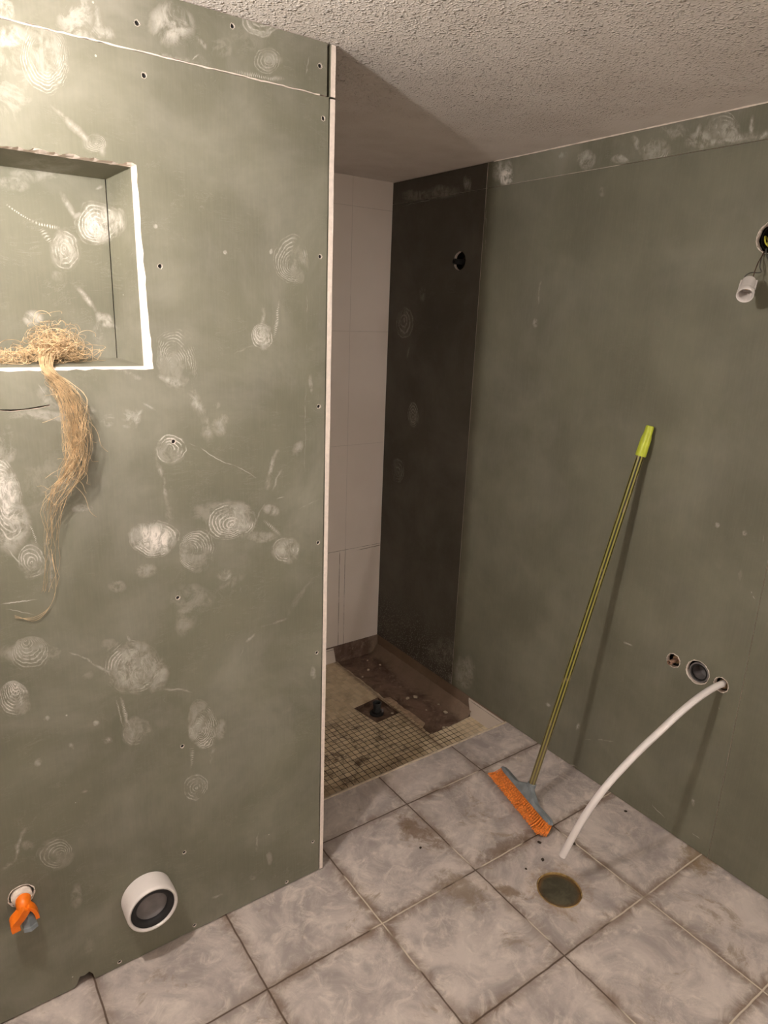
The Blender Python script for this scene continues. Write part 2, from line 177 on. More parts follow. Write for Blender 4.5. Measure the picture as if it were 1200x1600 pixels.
def board_material(name, base, key, axis, specks=0.0, cloud=0.16, dust=(0.74, 0.69, 0.63, 1), zr=None):
    t = NT(name)
    p = t.pos()
    X, Y, Z = t.sep(p)
    U = X if axis == 'x' else Y
    V = Z
    uv = t.n('ShaderNodeCombineXYZ', (U, V, 0.0))
    n_lo = t.noise(p, 5.0, 4, 0.55)
    n_mid = t.noise(p, 38.0, 4, 0.6)
    n_hi = t.noise(p, 170.0, 3, 0.6)
    wob = t.ma('MULTIPLY', t.ma('SUBTRACT', n_mid, 0.5), 0.010)
    wn_ = t.t.nodes.new('ShaderNodeTexNoise')
    t.t.links.new(p, wn_.inputs['Vector'])
    wn_.inputs['Scale'].default_value = 13.0
    wn_.inputs['Detail'].default_value = 3
    wx, wy, wz = t.sep(wn_.outputs['Color'])
    uvw = t.n('ShaderNodeCombineXYZ', (t.ma('ADD', t.ma('ADD', U, wob), t.ma('MULTIPLY', t.ma('SUBTRACT', wx, 0.5), 0.026)),
                                       t.ma('ADD', t.ma('SUBTRACT', V, wob), t.ma('MULTIPLY', t.ma('SUBTRACT', wy, 0.5), 0.026)), 0.0))
    brk = t.step(n_hi, 0.36, 0.52, 0.35, 1.0)
    brk2 = t.step(n_mid, 0.36, 0.54, 0.25, 1.0)
    smoke = t.step(t.noise(p, 24.0, 7, 0.72, 0.8), 0.38, 0.60)
    brkm = t.ma('MULTIPLY', brk, brk2)
    n_p = t.noise(uv2 := t.n('ShaderNodeVectorMath', (p, (3.1, 1.7, 5.3)), operation='ADD'), 15.0, 3, 0.6)
    patch = t.step(n_p, 0.43, 0.58, 0.06, 1.0)
    npo = t.ma('MULTIPLY', t.ma('SUBTRACT', n_p, 0.5), 0.9)
    rphase = t.ma('ADD', t.ma('MULTIPLY', n_mid, 5.0), t.ma('MULTIPLY', n_p, 5.0))
    smear = t.step(t.noise(t.scl(p, (1.0, 1.0, 0.45)), 55.0, 6, 0.75, 1.5), 0.42, 0.60)
    total = None
    def acc(v):
        nonlocal total
        total = v if total is None else t.ma('MAXIMUM', total, v)
    sw, st, bl = MARKS[key]
    if zr:
        def ext(a, b, c, d):
            det = abs(a * d - b * c) + 1e-9
            return math.hypot(a, c) / det
        near = lambda lo, hi: hi > zr[0] and lo < zr[1]
        sw = [m for m in sw if near(m[1] - 2.1 * ext(*m[2:6]), m[1] + 2.1 * ext(*m[2:6]))]
        st = [m for m in st if near(min(m[1], m[3]) - 2 * m[4], max(m[1], m[3]) + 2 * m[4])]
        bl = [m for m in bl if near(m[1] - 1.2 * ext(*m[2:6]), m[1] + 1.2 * ext(*m[2:6]))]
    for (fx, fy, a, b, c, d, ex, ey, n, amp, fill) in sw:
        q = t.n('ShaderNodeVectorMath', (uvw, (fx, fy, 0)), operation='SUBTRACT')
        qx = t.dot(q, (a, b, 0))
        qy = t.dot(q, (c, d, 0))
        qe = t.ma('ADD', t.ma('MULTIPLY', qx, ex), t.ma('MULTIPLY', qy, ey))
        qq = t.ma('ADD', t.ma('MULTIPLY', qx, qx), t.ma('MULTIPLY', qy, qy))
        k = 1 - ex * ex - ey * ey
        tt = t.ma('DIVIDE', t.ma('SUBTRACT', t.ma('SQRT', t.ma('ADD', t.ma('MULTIPLY', qe, qe), t.ma('MULTIPLY', qq, k))), qe), k)
        # open on one side, like a wiped print
        te = t.ma('ADD', tt, npo)
        ring = t.step(t.ma('SINE', t.ma('ADD', t.ma('MULTIPLY', tt, 6.283 * n * 1.25), rphase)), 0.1, 0.85)
        mask = t.step(te, 0.86, 1.14, 1.0, 0.0)
        core = t.step(te, 0.25, 1.1, min(1.0, fill * 1.5), 0.0)
        body = t.ma('MAXIMUM', t.ma('MULTIPLY', t.ma('MULTIPLY', ring, brk), t.ma('MULTIPLY', patch, 0.72)), t.ma('MULTIPLY', core, t.ma('ADD', t.ma('MULTIPLY', smear, 0.7), 0.2)))
        body = t.ma('ADD', body, t.ma('MULTIPLY', smoke, 0.20))
        acc(t.ma('MULTIPLY', t.ma('MULTIPLY', body, mask), min(1.0, amp * 1.25)))
    for (x0, y0, x1, y1, wd, amp, comb) in st:
        dx, dy = x1 - x0, y1 - y0
        L = math.hypot(dx, dy)
        dx, dy = dx / L, dy / L
        q = t.n('ShaderNodeVectorMath', (uvw, (x0, y0, 0)), operation='SUBTRACT')
        s = t.dot(q, (dx, dy, 0))
        w = t.dot(q, (-dy, dx, 0))
        over = t.ma('MAXIMUM', t.ma('SUBTRACT', t.ma('ABSOLUTE', t.ma('SUBTRACT', s, L / 2)), L / 2), 0.0)
        dd = t.ma('ADD', t.ma('ABSOLUTE', w), over)
        tap = t.step(t.ma('ABSOLUTE', t.ma('SUBTRACT', s, L / 2)), L * 0.15, L * 0.55, 1.0, 0.25)
        dd = t.ma('ADD', dd, t.ma('MULTIPLY', t.ma('SUBTRACT', n_p, 0.45), wd * (1.6 if wd > 0.004 else 0.2)))
        m = t.ma('MULTIPLY', t.step(dd, -0.2 * wd, wd * (1.1 if wd > 0.004 else 0.75), 1.0, 0.0), tap)
        if comb:
            m = t.ma('MULTIPLY', m, t.step(t.ma('SINE', t.ma('MULTIPLY', s, 6.283 * comb)), -0.4, 0.6))
        else:
            m = t.ma('MULTIPLY', m, t.ma('ADD', t.ma('MULTIPLY', smoke, 0.6), t.ma('MULTIPLY', smear, 0.4)) if wd > 0.005 else patch)
        acc(t.ma('MULTIPLY', m, min(1.0, amp * 1.4)))
    for (cx, cy, a, b, c, d, amp) in bl:
        q = t.n('ShaderNodeVectorMath', (uvw, (cx, cy, 0)), operation='SUBTRACT')
        qx = t.dot(q, (a, b, 0))
        qy = t.dot(q, (c, d, 0))
        r2 = t.ma('ADD', t.ma('MULTIPLY', qx, qx), t.ma('MULTIPLY', qy, qy))
        acc(t.ma('MULTIPLY', t.ma('MULTIPLY', t.step(r2, 0.1, 1.15, 1.0, 0.0), t.ma('ADD', t.ma('MULTIPLY', smoke, 0.75), t.ma('MULTIPLY', smear, 0.25))), amp * 1.15))
    # general haze of gypsum dust
    haze = t.ma('MULTIPLY', t.step(t.noise(p, 3.2, 6, 0.62, 0.4), 0.40, 0.75), cloud)
    scr = t.noise(t.scl(p, (1.0, 1.0, 3.0)), 9.0, 8, 0.72, 1.4)
    haze2 = t.ma('MULTIPLY', t.ma('MULTIPLY', t.step(t.ma('ABSOLUTE', t.ma('SUBTRACT', scr, 0.5)), 0.0, 0.014, 1.0, 0.0), t.ma('MULTIPLY', brk2, patch)), cloud * 0.7)
    acc(haze)
    acc(haze2)
    vd, vc = t.voro(p, 26.0)
    vr, vg, vb = t.sep(vc)
    spk = t.ma('MULTIPLY', t.ma('LESS_THAN', vd, t.ma('MULTIPLY', vg, 0.05)), t.ma('GREATER_THAN', vr, 0.72))
    acc(t.ma('MULTIPLY', spk, 0.55))
    if specks:
        vd, vc = t.voro(p, 150.0)
        vr, vg, vb = t.sep(vc)
        low = t.step(t.ma('ADD', Z, t.ma('MULTIPLY', n_lo, 0.3)), 0.1, 0.55, 1.0, 0.0)
        acc(t.ma('MULTIPLY', t.ma('MULTIPLY', t.ma('LESS_THAN', vd, 0.28), t.ma('GREATER_THAN', vr, 0.62)), t.ma('MULTIPLY', low, specks)))
    # paper face: faint fibre and tone drift
    fib = t.noise(t.scl(p, (260.0, 260.0, 14.0)), 1.0, 3, 0.6)
    d1 = tuple(c * 0.87 for c in base[:3]) + (1,)
    d2 = tuple(c * 1.10 for c in base[:3]) + (1,)
    col = t.mix(t.step(n_lo, 0.3, 0.7), d1, d2)
    col = t.mix(t.step(fib, 0.35, 0.75, 0.0, 0.16), col, (base[0] * 1.5, base[1] * 1.45, base[2] * 1.4, 1))
    col = t.mix(total, col, dust)
    t.bump(fib, 0.12, 0.0008)
    return t.fin(col, 0.62, 0.35)

GREEN = lin(114, 112, 96)
M = {}
ZONES = [(-1.0, 0.62), (0.62, 0.93), (0.93, 1.20), (1.20, 1.52), (1.52, 3.0)]
for zi, zr_ in enumerate(ZONES):
    M['b_main%d' % zi] = board_material('moisture_board_main', GREEN, 'MAIN', 'x', cloud=0.15, zr=zr_)
M['b_up'] = board_material('moisture_board_upper', GREEN, 'UP', 'x', cloud=0.22)
M['b_niche'] = board_material('moisture_board_niche', GREEN, 'NICHE', 'x', cloud=0.16)
M['r_main'] = board_material('moisture_board_right', GREEN, 'RMAIN', 'y', cloud=0.07)
M['r_top'] = board_material('moisture_board_right_top', GREEN, 'RTOP', 'y', cloud=0.15)
M['r_show'] = board_material('darker_moisture_board_shower', lin(84, 80, 71), 'RSHOW', 'y', specks=0.5, cloud=0.07)  # darker base tone than the other boards
M['gyps'] = simple('gypsum_core', lin(228, 214, 203), 0.9, 0.1, var=0.06, scale=90, bump=0.5)

def ceiling_mat():
    t = NT('stippled_ceiling_paint')
    p = t.pos()
    X, Y, Z = t.sep(p)
    vd, vc = t.voro(t.n('ShaderNodeVectorMath', (p, t.scl(t.n('ShaderNodeCombineXYZ', (t.noise(p, 60, 2), t.noise(p, 61, 2), 0.0)), (0.014, 0.014, 0))), operation='ADD'), 95.0)
    n1 = t.noise(p, 130.0, 4, 0.6)
    n2 = t.noise(p, 9.0, 3, 0.5)
    blob = t.step(vd, 0.05, 0.55, 1.0, 0.0)
    vd2, vc2 = t.voro(p, 165.0)
    gate = t.step(t.noise(p, 48.0, 3, 0.6), 0.44, 0.58, 0.15, 1.0)
    h = t.ma('ADD', t.ma('MULTIPLY', t.step(vd, 0.0, 0.48, 1.0, 0.0), gate), t.ma('MULTIPLY', t.step(vd2, 0.0, 0.5, 1.0, 0.0), 0.35))
    # trowelled smooth towards the right wall and inside the shower
    edge = t.ma('ADD', X, t.ma('MULTIPLY', n2, 0.22))
    amp = t.ma('MULTIPLY', t.step(edge, 0.93, 1.07, 1.0, 0.12), t.step(t.ma('ADD', Y, t.ma('MULTIPLY', n2, 0.2)), 0.2, 0.55, 1.0, 0.35))
    t.bump(t.ma('MULTIPLY', h, amp), 1.0, 0.0068)
    col = t.mix(t.step(n2, .3, .7), lin(228, 219, 212), lin(236, 228, 222))
    return t.fin(col, 0.75, 0.25)
M['ceil'] = ceiling_mat()

def floor_mat():
    t = NT('worn_stone_look_floor_tiles')
    p = t.pos()
    X, Y, Z = t.sep(p)
    nw = t.ma('MULTIPLY', t.ma('SUBTRACT', t.noise(p, 20, 2), 0.5), 0.004)
    u = t.ma('DIVIDE', t.ma('ADD', t.ma('SUBTRACT', X, TX0), nw), S)
    v = t.ma('DIVIDE', t.ma('ADD', t.ma('SUBTRACT', Y, TY0), nw), S)
    du = t.ma('ABSOLUTE', t.ma('SUBTRACT', t.ma('FRACT', t.ma('ADD', u, 0.5)), 0.5))
    dv = t.ma('ABSOLUTE', t.ma('SUBTRACT', t.ma('FRACT', t.ma('ADD', v, 0.5)), 0.5))
    d = t.ma('MULTIPLY', t.ma('MINIMUM', du, dv), S)
    cell = t.n('ShaderNodeCombineXYZ', (t.ma('FLOOR', u), t.ma('FLOOR', v), 0.0))
    wn = t.t.nodes.new('ShaderNodeTexWhiteNoise')
    t.t.links.new(cell, wn.inputs['Vector'])
    off = t.scl(wn.outputs['Color'], (3.0, 3.0, 3.0))
    pt = t.n('ShaderNodeVectorMath', (p, off), operation='ADD')
    a = t.noise(pt, 6.5, 7, 0.66, 0.9)
    b = t.noise(pt, 17.0, 6, 0.7, 1.2)
    c = t.noise(p, 3.0, 5, 0.6, 0.5)
    col = t.mix(t.step(a, 0.34, 0.66), lin(158, 148, 144), lin(200, 188, 181))
    col = t.mix(t.step(b, 0.46, 0.74, 0.0, 0.75), col, lin(220, 208, 198))
    col = t.mix(t.step(t.noise(pt, 11.0, 6, 0.7, 0.4), 0.50, 0.72, 0.0, 0.5), col, lin(150, 139, 136))
    # pale scuffs
    scr = t.noise(t.scl(p, (1.4, 1, 1)), 15.0, 8, 0.7, 2.2)
    sc = t.ma('MULTIPLY', t.step(t.ma('ABSOLUTE', t.ma('SUBTRACT', scr, 0.52)), 0.0, 0.022, 1.0, 0.0), t.step(c, 0.48, 0.62))
    col = t.mix(t.ma('MULTIPLY', sc, 0.38), col, lin(218, 205, 194))
    # brown dirt gathered along the joints and in patches
    near = t.step(t.ma('ADD', d, t.ma('MULTIPLY', t.ma('SUBTRACT', b, 0.5), 0.07)), -0.004, 0.032, 1.0, 0.0)
    joint_dirt = t.ma('MULTIPLY', near, t.step(c, 0.36, 0.6, 0.35, 0.95))
    col = t.mix(t.ma('MULTIPLY', joint_dirt, 0.9), col, lin(118, 97, 80))
    pat = t.ma('MULTIPLY', t.step(t.noise(p, 5.0, 6, 0.72, 1.0), 0.56, 0.66), t.step(b, 0.42, 0.60))
    col = t.mix(t.ma('MULTIPLY', pat, 0.62), col, lin(124, 103, 78))
    # dark brown streaks beside the crossing near the shower and by the drain
    pnz = t.noise(p, 30.0, 6, 0.75, 0.8)
    def patch(cx, cy, sx, sy, ang, k, colr):
        nonlocal col
        q = t.n('ShaderNodeVectorMath', (p, (cx, cy, 0)), operation='SUBTRACT')
        ca, sa = math.cos(ang), math.sin(ang)
        qx = t.ma('DIVIDE', t.dot(q, (ca, sa, 0)), sx)
        qy = t.ma('DIVIDE', t.dot(q, (-sa, ca, 0)), sy)
        r = t.ma('ADD', t.ma('ADD', t.ma('MULTIPLY', qx, qx), t.ma('MULTIPLY', qy, qy)), t.ma('MULTIPLY', t.ma('SUBTRACT', pnz, 0.5), 5.0))
        col = t.mix(t.step(r, 0.0, 1.5, k, 0.0), col, colr)
    patch(0.335, -0.03, 0.03, 0.10, 0.15, 0.75, lin(112, 88, 66))
    patch(0.41, -0.36, 0.018, 0.045, 0.6, 0.75, lin(120, 98, 74))
    patch(0.30, -0.28, 0.05, 0.08, 0.3, 0.6, lin(124, 104, 80))
    patch(0.53, -0.23, 0.12, 0.025, 0.0, 0.6, lin(110, 88, 70))
    patch(0.99, -0.58, 0.07, 0.05, 0.4, 0.7, lin(126, 104, 70))
    patch(0.534, -0.43, 0.088, 0.083, 0.0, 0.5, lin(140, 110, 76))
    patch(0.40, 0.20, 0.12, 0.05, 0.0, 0.6, lin(168, 154, 146))
    # joints: mostly dark, a few still pale
    g = t.step(d, 0.0011, 0.0030, 1.0, 0.0)
    pale = t.step(t.ma('ADD', t.noise(p, 2.6, 2), t.ma('MULTIPLY', t.ma('SUBTRACT', X, Y), 0.12)), 0.60, 0.64)
    gcol = t.mix(pale, lin(84, 66, 52), lin(204, 190, 172))
    col = t.mix(t.ma('MULTIPLY', g, 0.9), col, gcol)
    t.bump(t.ma('ADD', t.ma('MULTIPLY', g, -1.0), t.ma('MULTIPLY', a, 0.35)), 0.35, 0.003)
    return t.fin(col, t.step(a, 0.3, 0.7, 0.42, 0.62), 0.4)
M['floor'] = floor_mat()

def mosaic_mat():
    t = NT('cream_mosaic_with_dirty_joints')
    p = t.pos()
    X, Y, Z = t.sep(p)
    P_ = 0.0245
    wv = t.ma('MULTIPLY', t.ma('SUBTRACT', t.noise(p, 45, 2), 0.5), 0.003)
    u = t.ma('DIVIDE', t.ma('ADD', X, wv), P_)
    v = t.ma('DIVIDE', t.ma('ADD', Y, wv), P_)
    du = t.ma('ABSOLUTE', t.ma('SUBTRACT', t.ma('FRACT', u), 0.5))
    dv = t.ma('ABSOLUTE', t.ma('SUBTRACT', t.ma('FRACT', v), 0.5))
    d = t.ma('MAXIMUM', du, dv)
    g = t.step(d, 0.425, 0.465)
    n = t.noise(p, 7.0, 5, 0.65, 0.5)
    n2 = t.noise(p, 26.0, 5, 0.7, 0.6)
    # joints are black in the wet middle, still pale at the back and near the left
    dark = t.ma('MULTIPLY', t.step(t.ma('ADD', Y, t.ma('MULTIPLY', n, 0.12)), 0.74, 0.84, 1.0, 0.10), t.step(t.ma('ADD', X, t.ma('MULTIPLY', n, 0.16)), 0.93, 1.00, 1.0, 0.35))
    dark = t.ma('MULTIPLY', dark, t.step(t.ma('ADD', t.ma('ADD', X, t.ma('MULTIPLY', Y, 0.5)), t.ma('MULTIPLY', n, 0.12)), 0.46, 0.56, 0.2, 1.0))
    wn = t.t.nodes.new('ShaderNodeTexWhiteNoise')
    t.t.links.new(t.n('ShaderNodeCombineXYZ', (t.ma('FLOOR', u), t.ma('FLOOR', v), 0.0)), wn.inputs['Vector'])
    col = t.mix(wn.outputs['Value'], lin(212, 192, 158), lin(232, 214, 184))
    dirt = t.step(t.ma('ADD', n2, t.ma('MULTIPLY', n, 0.5)), 0.70, 0.98)
    front = t.ma('MULTIPLY', t.step(t.ma('ADD', X, t.ma('MULTIPLY', Y, -0.2)), 0.3, 0.75, 1.0, 0.25), t.step(Y, 0.6, 0.75, 1.0, 0.4))
    col = t.mix(t.ma('MULTIPLY', t.ma('MULTIPLY', dirt, front), t.step(t.ma('ADD', X, t.ma('MULTIPLY', Y, 0.5)), 0.36, 0.52, 0.15, 1.0)), col, lin(96, 68, 44))
    col = t.mix(t.ma('MULTIPLY', g, dark), col, lin(60, 44, 30))
    # brown smear around the cut edge
    ed = t.ma('ABSOLUTE', t.ma('SUBTRACT', X, 0.757))
    sm = t.ma('MULTIPLY', t.step(t.ma('ADD', ed, t.ma('MULTIPLY', n2, 0.05)), 0.02, 0.045, 1.0, 0.0), 0.7)
    col = t.mix(sm, col, lin(120, 90, 66))
    t.bump(t.ma('MULTIPLY', g, -1.0), 0.5, 0.002)
    return t.fin(col, 0.4, 0.45)
M['mosaic'] = mosaic_mat()

def cement_mat():
    t = NT('bare_brown_screed')
    p = t.pos()
    n = t.noise(p, 9.0, 6, 0.65, 0.6)
    n2 = t.noise(p, 40.0, 5, 0.7)
    X, Y, Z = t.sep(p)
    col = t.mix(t.step(n, 0.35, 0.65), lin(92, 72, 60), lin(138, 114, 100))
    col = t.mix(t.step(n2, 0.52, 0.72, 0.0, 0.65), col, lin(166, 144, 126))
    wallside = t.step(t.ma('ADD', X, t.ma('MULTIPLY', n, 0.10)), 0.97, 1.03, 0.0, 0.75)
    col = t.mix(wallside, col, lin(140, 120, 102))
    t.bump(n2, 0.6, 0.004)
    return t.fin(col, 0.7, 0.3)
M['screed'] = cement_mat()

def walltile_mat():
    t = NT('matt_white_shower_wall_tile')
    p = t.pos()
    X, Y, Z = t.sep(p)
    XY = t.ma('ADD', X, Y)
    du = t.ma('MULTIPLY', t.ma('ABSOLUTE', t.ma('SUBTRACT', t.ma('FRACT', t.ma('ADD', t.ma('DIVIDE', t.ma('SUBTRACT', XY, 0.805 + 1.163), 0.25), 0.5)), 0.5)), 0.25)
    dv = t.ma('MULTIPLY', t.ma('ABSOLUTE', t.ma('SUBTRACT', t.ma('FRACT', t.ma('ADD', t.ma('DIVIDE', t.ma('SUBTRACT', Z, 0.485), 0.495), 0.5)), 0.5)), 0.495)
    g = t.step(t.ma('MINIMUM', du, dv), 0.0005, 0.0016, 1.0, 0.0)
    n = t.noise(p, 14.0, 5, 0.7)
    low = t.step(t.ma('ADD', Z, t.ma('MULTIPLY', n, 0.1)), 0.53, 0.57, 1.0, 0.15)
    dirt = t.ma('MULTIPLY', low, t.step(n, 0.36, 0.58))
    col = t.mix(t.step(t.noise(p, 3.0, 3), .3, .7), lin(226, 213, 202), lin(234, 222, 212))
    col = t.mix(t.ma('MULTIPLY', g, t.ma('ADD', t.ma('MULTIPLY', dirt, 0.75), 0.18)), col, lin(96, 76, 52))
    # thin brown run beside the joint and a second line just under the horizontal joint
    l1 = t.ma('MULTIPLY', t.step(t.ma('ABSOLUTE', t.ma('SUBTRACT', X, 0.775)), 0.001, 0.0028, 1.0, 0.0), t.step(Z, 0.46, 0.49, 1.0, 0.0))
    l2 = t.ma('MULTIPLY', t.step(t.ma('ABSOLUTE', t.ma('SUBTRACT', Z, t.ma('ADD', 0.472, t.ma('MULTIPLY', t.ma('SUBTRACT', X, 0.9), 0.03)))), 0.001, 0.0028, 1.0, 0.0), t.step(X, 0.86, 0.90))
    col = t.mix(t.ma('MULTIPLY', t.ma('MAXIMUM', l1, l2), t.step(n, 0.35, 0.55, 0.2, 0.7)), col, lin(100, 78, 50))
    t.bump(t.ma('MULTIPLY', g, -1.0), 0.3, 0.001)
    return t.fin(col, 0.35, 0.4)
M['wtile'] = walltile_mat()

M['plaster'] = simple('pale_wall_paint', lin(232, 226, 218), 0.85, 0.2, var=0.04, scale=6)
M['white_pl'] = simple('white_plastic', lin(222, 214, 210), 0.38, 0.45, var=0.03, scale=30)
M['tube'] = simple('white_tube_plastic', lin(226, 218, 215), 0.35, 0.45, var=0.03, scale=20)
M['rubber'] = simple('black_rubber', lin(36, 34, 34), 0.55, 0.35, var=0.15)
M['dark_pl'] = simple('dark_grey_plastic', lin(62, 62, 62), 0.4, 0.45, var=0.15, scale=80)
M['grey_pl'] = simple('grey_plastic', lin(128, 122, 122), 0.45, 0.4, var=0.12, scale=40)
M['dark'] = simple('dark_cavity', lin(40, 34, 30), 0.95, 0.1, var=0.3, scale=40)  # shade inside the wall put into the colour of masonry and stud
M['screw'] = simple('black_phosphate_screw', lin(34, 31, 30), 0.5, 0.5, metal=0.3, var=0.2, scale=300)
M['orange'] = simple('orange_plastic', lin(240, 118, 20), 0.4, 0.45, var=0.08, scale=50)
M['orange_br'] = simple('orange_bristle', lin(224, 128, 46), 0.55, 0.3, var=0.3, scale=180)
M['bluegrey'] = simple('worn_blue_grey_plastic', lin(126, 132, 136), 0.5, 0.35, var=0.16, scale=45)
M['cap'] = simple('lime_green_plastic', lin(190, 200, 62), 0.4, 0.4, var=0.08, scale=60)
M['copper'] = simple('aged_copper', lin(156, 124, 106), 0.45, 0.5, metal=0.4, var=0.25, scale=90)
M['brass'] = simple('dull_brass', lin(176, 146, 110), 0.4, 0.5, metal=0.5, var=0.2, scale=90)
M['wire_grey'] = simple('grey_wire', lin(72, 70, 66), 0.5, 0.3)
M['wire_brown'] = simple('brown_wire', lin(70, 48, 36), 0.5, 0.3)
M['wire_yellow'] = simple('yellow_green_wire', lin(176, 168, 60), 0.5, 0.3, var=0.3, scale=200)
M['chip'] = simple('dark_chip', lin(60, 50, 42), 0.8, 0.2, var=0.3, scale=300)
M['crumb'] = simple('plaster_crumb', lin(206, 192, 170), 0.9, 0.1, var=0.12, scale=300)
M['trim'] = simple('cream_edge_trim', lin(206, 190, 168), 0.4, 0.4, var=0.14, scale=50)
M['hemp'] = simple('blond_hemp', lin(202, 174, 136), 0.6, 0.3, var=0.28, scale=70)
M['adhesive'] = simple('tile_adhesive', lin(196, 172, 148), 0.85, 0.2, var=0.2, scale=50, bump=0.6)

def handle_mat():
    t = NT('striped_green_handle_paint')
    p = t.n('ShaderNodeTexCoord', out=3) if False else t.t.nodes.new('ShaderNodeTexCoord').outputs['Object']
    X, Y, Z = t.sep(p)
    ang = t.ma('ARCTAN2', Y, X)
    st = t.step(t.ma('SINE', t.ma('MULTIPLY', ang, 7.0)), -0.3, 0.25)
    n = t.noise(t.scl(p, (1, 1, 0.25)), 60.0, 4, 0.7)
    col = t.mix(st, lin(40, 36, 16), lin(150, 142, 68))
    col = t.mix(t.step(n, 0.55, 0.68, 0.0, 0.85), col, lin(150, 132, 108))
    lowdirt = t.step(t.ma('ADD', Z, t.ma('MULTIPLY', n, 0.2)), 0.1, 0.5, 0.55, 0.0)
    col = t.mix(lowdirt, col, lin(128, 112, 88))
    return t.fin(col, 0.4, 0.45)
M['handle'] = handle_mat()

def drain_mat():
    t = NT('murky_drain_cover')
    p = t.pos()
    n = t.noise(p, 30.0, 5, 0.65, 0.5)
    col = t.mix(t.step(n, 0.35, 0.7), lin(66, 62, 50), lin(92, 86, 70))
    q = t.n('ShaderNodeVectorMath', (p, (0.534, -0.432, 0)), operation='SUBTRACT')
    x, y, z = t.sep(q)
    r = t.ma('SQRT', t.ma('ADD', t.ma('MULTIPLY', x, x), t.ma('MULTIPLY', y, y)))
    col = t.mix(t.ma('MULTIPLY', t.step(r, 0.045, 0.058), t.step(n, 0.3, 0.7, 0.1, 0.8)), col, lin(120, 78, 34))
    return t.fin(col, 0.35, 0.5)
M['drain'] = drain_mat()
M['rust'] = simple('rusty_rim', lin(176, 146, 96), 0.45, 0.5, metal=0.3, var=0.35, scale=60)

def bulb_mat():
    t = NT('lit_bulb_glass')
    t.fin((0.9, 0.9, 0.9, 1), 0.3)
    t.b.inputs['Emission Color'].default_value = LAMP_COLOR + (1,)
    t.b.inputs['Emission Strength'].default_value = LAMP_STRENGTH
    return t.m
M['bulb'] = bulb_mat()
M['globe'] = simple('added_fill_globe', (0.9, 0.88, 0.85, 1), 0.4)  # glowing surface of the added fill lamp
_b = [n_ for n_ in M['globe'].node_tree.nodes if n_.type == 'BSDF_PRINCIPLED'][0]
_b.inputs['Emission Color'].default_value = (1.0, 0.945, 0.89, 1)
_b.inputs['Emission Strength'].default_value = FILL_STRENGTH

# ------------------------------------------------------------------ mesh helpers
def new_obj(name, bm, mats, parent=None, smooth=False, autos=None):
    me = bpy.data.meshes.new(name)
    bmesh.ops.recalc_face_normals(bm, faces=bm.faces[:])
    bm.to_mesh(me)
    bm.free()
    if not isinstance(mats, (list, tuple)):
        mats = [mats]
    for m in mats:
        me.materials.append(m)
    if smooth:
        for p in me.polygons:
            p.use_smooth = True
        if autos:
            lim = math.radians(autos)
            b2 = bmesh.new()
            b2.from_mesh(me)
            for e in b2.edges:
                if len(e.link_faces) == 2 and e.calc_face_angle() > lim:
                    e.smooth = False
            b2.to_mesh(me)
            b2.free()
    o = bpy.data.objects.new(name, me)
    COL.objects.link(o)
    if parent:
        o.parent = parent
        o.matrix_parent_inverse = Matrix.Translation(-parent.location) if parent.location.length else Matrix()
    return o

def empty(name, loc):
    o = bpy.data.objects.new(name, None)
    COL.objects.link(o)
    o.location = loc
    o.empty_display_size = 0.05
    return o

def tag(o, label, cat, group=None, kind=None):
    o['label'] = label
    o['category'] = cat
    if group:
        o['group'] = group
    if kind:
        o['kind'] = kind
    return o

def struct(o):
    o['kind'] = 'structure'
    return o

def add_box(bm, lo, hi, mi=0):
    lo = Vector(lo); hi = Vector(hi)
    vs = [bm.verts.new((x, y, z)) for x in (lo.x, hi.x) for y in (lo.y, hi.y) for z in (lo.z, hi.z)]
    for f in ((0, 1, 3, 2), (4, 6, 7, 5), (0, 4, 5, 1), (2, 3, 7, 6), (0, 2, 6, 4), (1, 5, 7, 3)):
        bm.faces.new([vs[i] for i in f]).material_index = mi
    return bm

def frame(axis):
    w = Vector(axis).normalized()
    a = Vector((0, 0, 1)) if abs(w.z) < 0.9 else Vector((1, 0, 0))
    u = a.cross(w).normalized()
    v = w.cross(u)
    return u, v, w

def add_lathe(bm, org, axis, prof, seg=40, mi=0, closed=False):
    """prof: list of (radius, distance along axis)"""
    u, v, w = frame(axis)
    org = Vector(org)
    rings = []
    for r, h in prof:
        if r < 1e-6:
            rings.append([bm.verts.new(org + w * h)])
        else:
            rings.append([bm.verts.new(org + w * h + (u * math.cos(2 * math.pi * k / seg) + v * math.sin(2 * math.pi * k / seg)) * r) for k in range(seg)])
    if closed:
        rings.append(rings[0])
    for a, b in zip(rings[:-1], rings[1:]):
        for k in range(seg):
            k2 = (k + 1) % seg
            if len(a) == 1 and len(b) == 1:
                continue
            if len(a) == 1:
                f = bm.faces.new((a[0], b[k], b[k2]))
            elif len(b) == 1:
                f = bm.faces.new((a[k], a[k2], b[0]))
            else:
                f = bm.faces.new((a[k], a[k2], b[k2], b[k]))
            f.material_index = mi
    return bm

def catmull(pts, n=8):
    pts = [Vector(p) for p in pts]
    out = []
    P = [pts[0] * 2 - pts[1]] + pts + [pts[-1] * 2 - pts[-2]]
    for i in range(1, len(P) - 2):
        for k in range(n):
            t = k / n
            a, b, c, d = P[i - 1], P[i], P[i + 1], P[i + 2]
            out.append(0.5 * ((2 * b) + (c - a) * t + (2 * a - 5 * b + 4 * c - d) * t * t + (3 * b - a - 3 * c + d) * t ** 3))
    out.append(pts[-1])
    return out

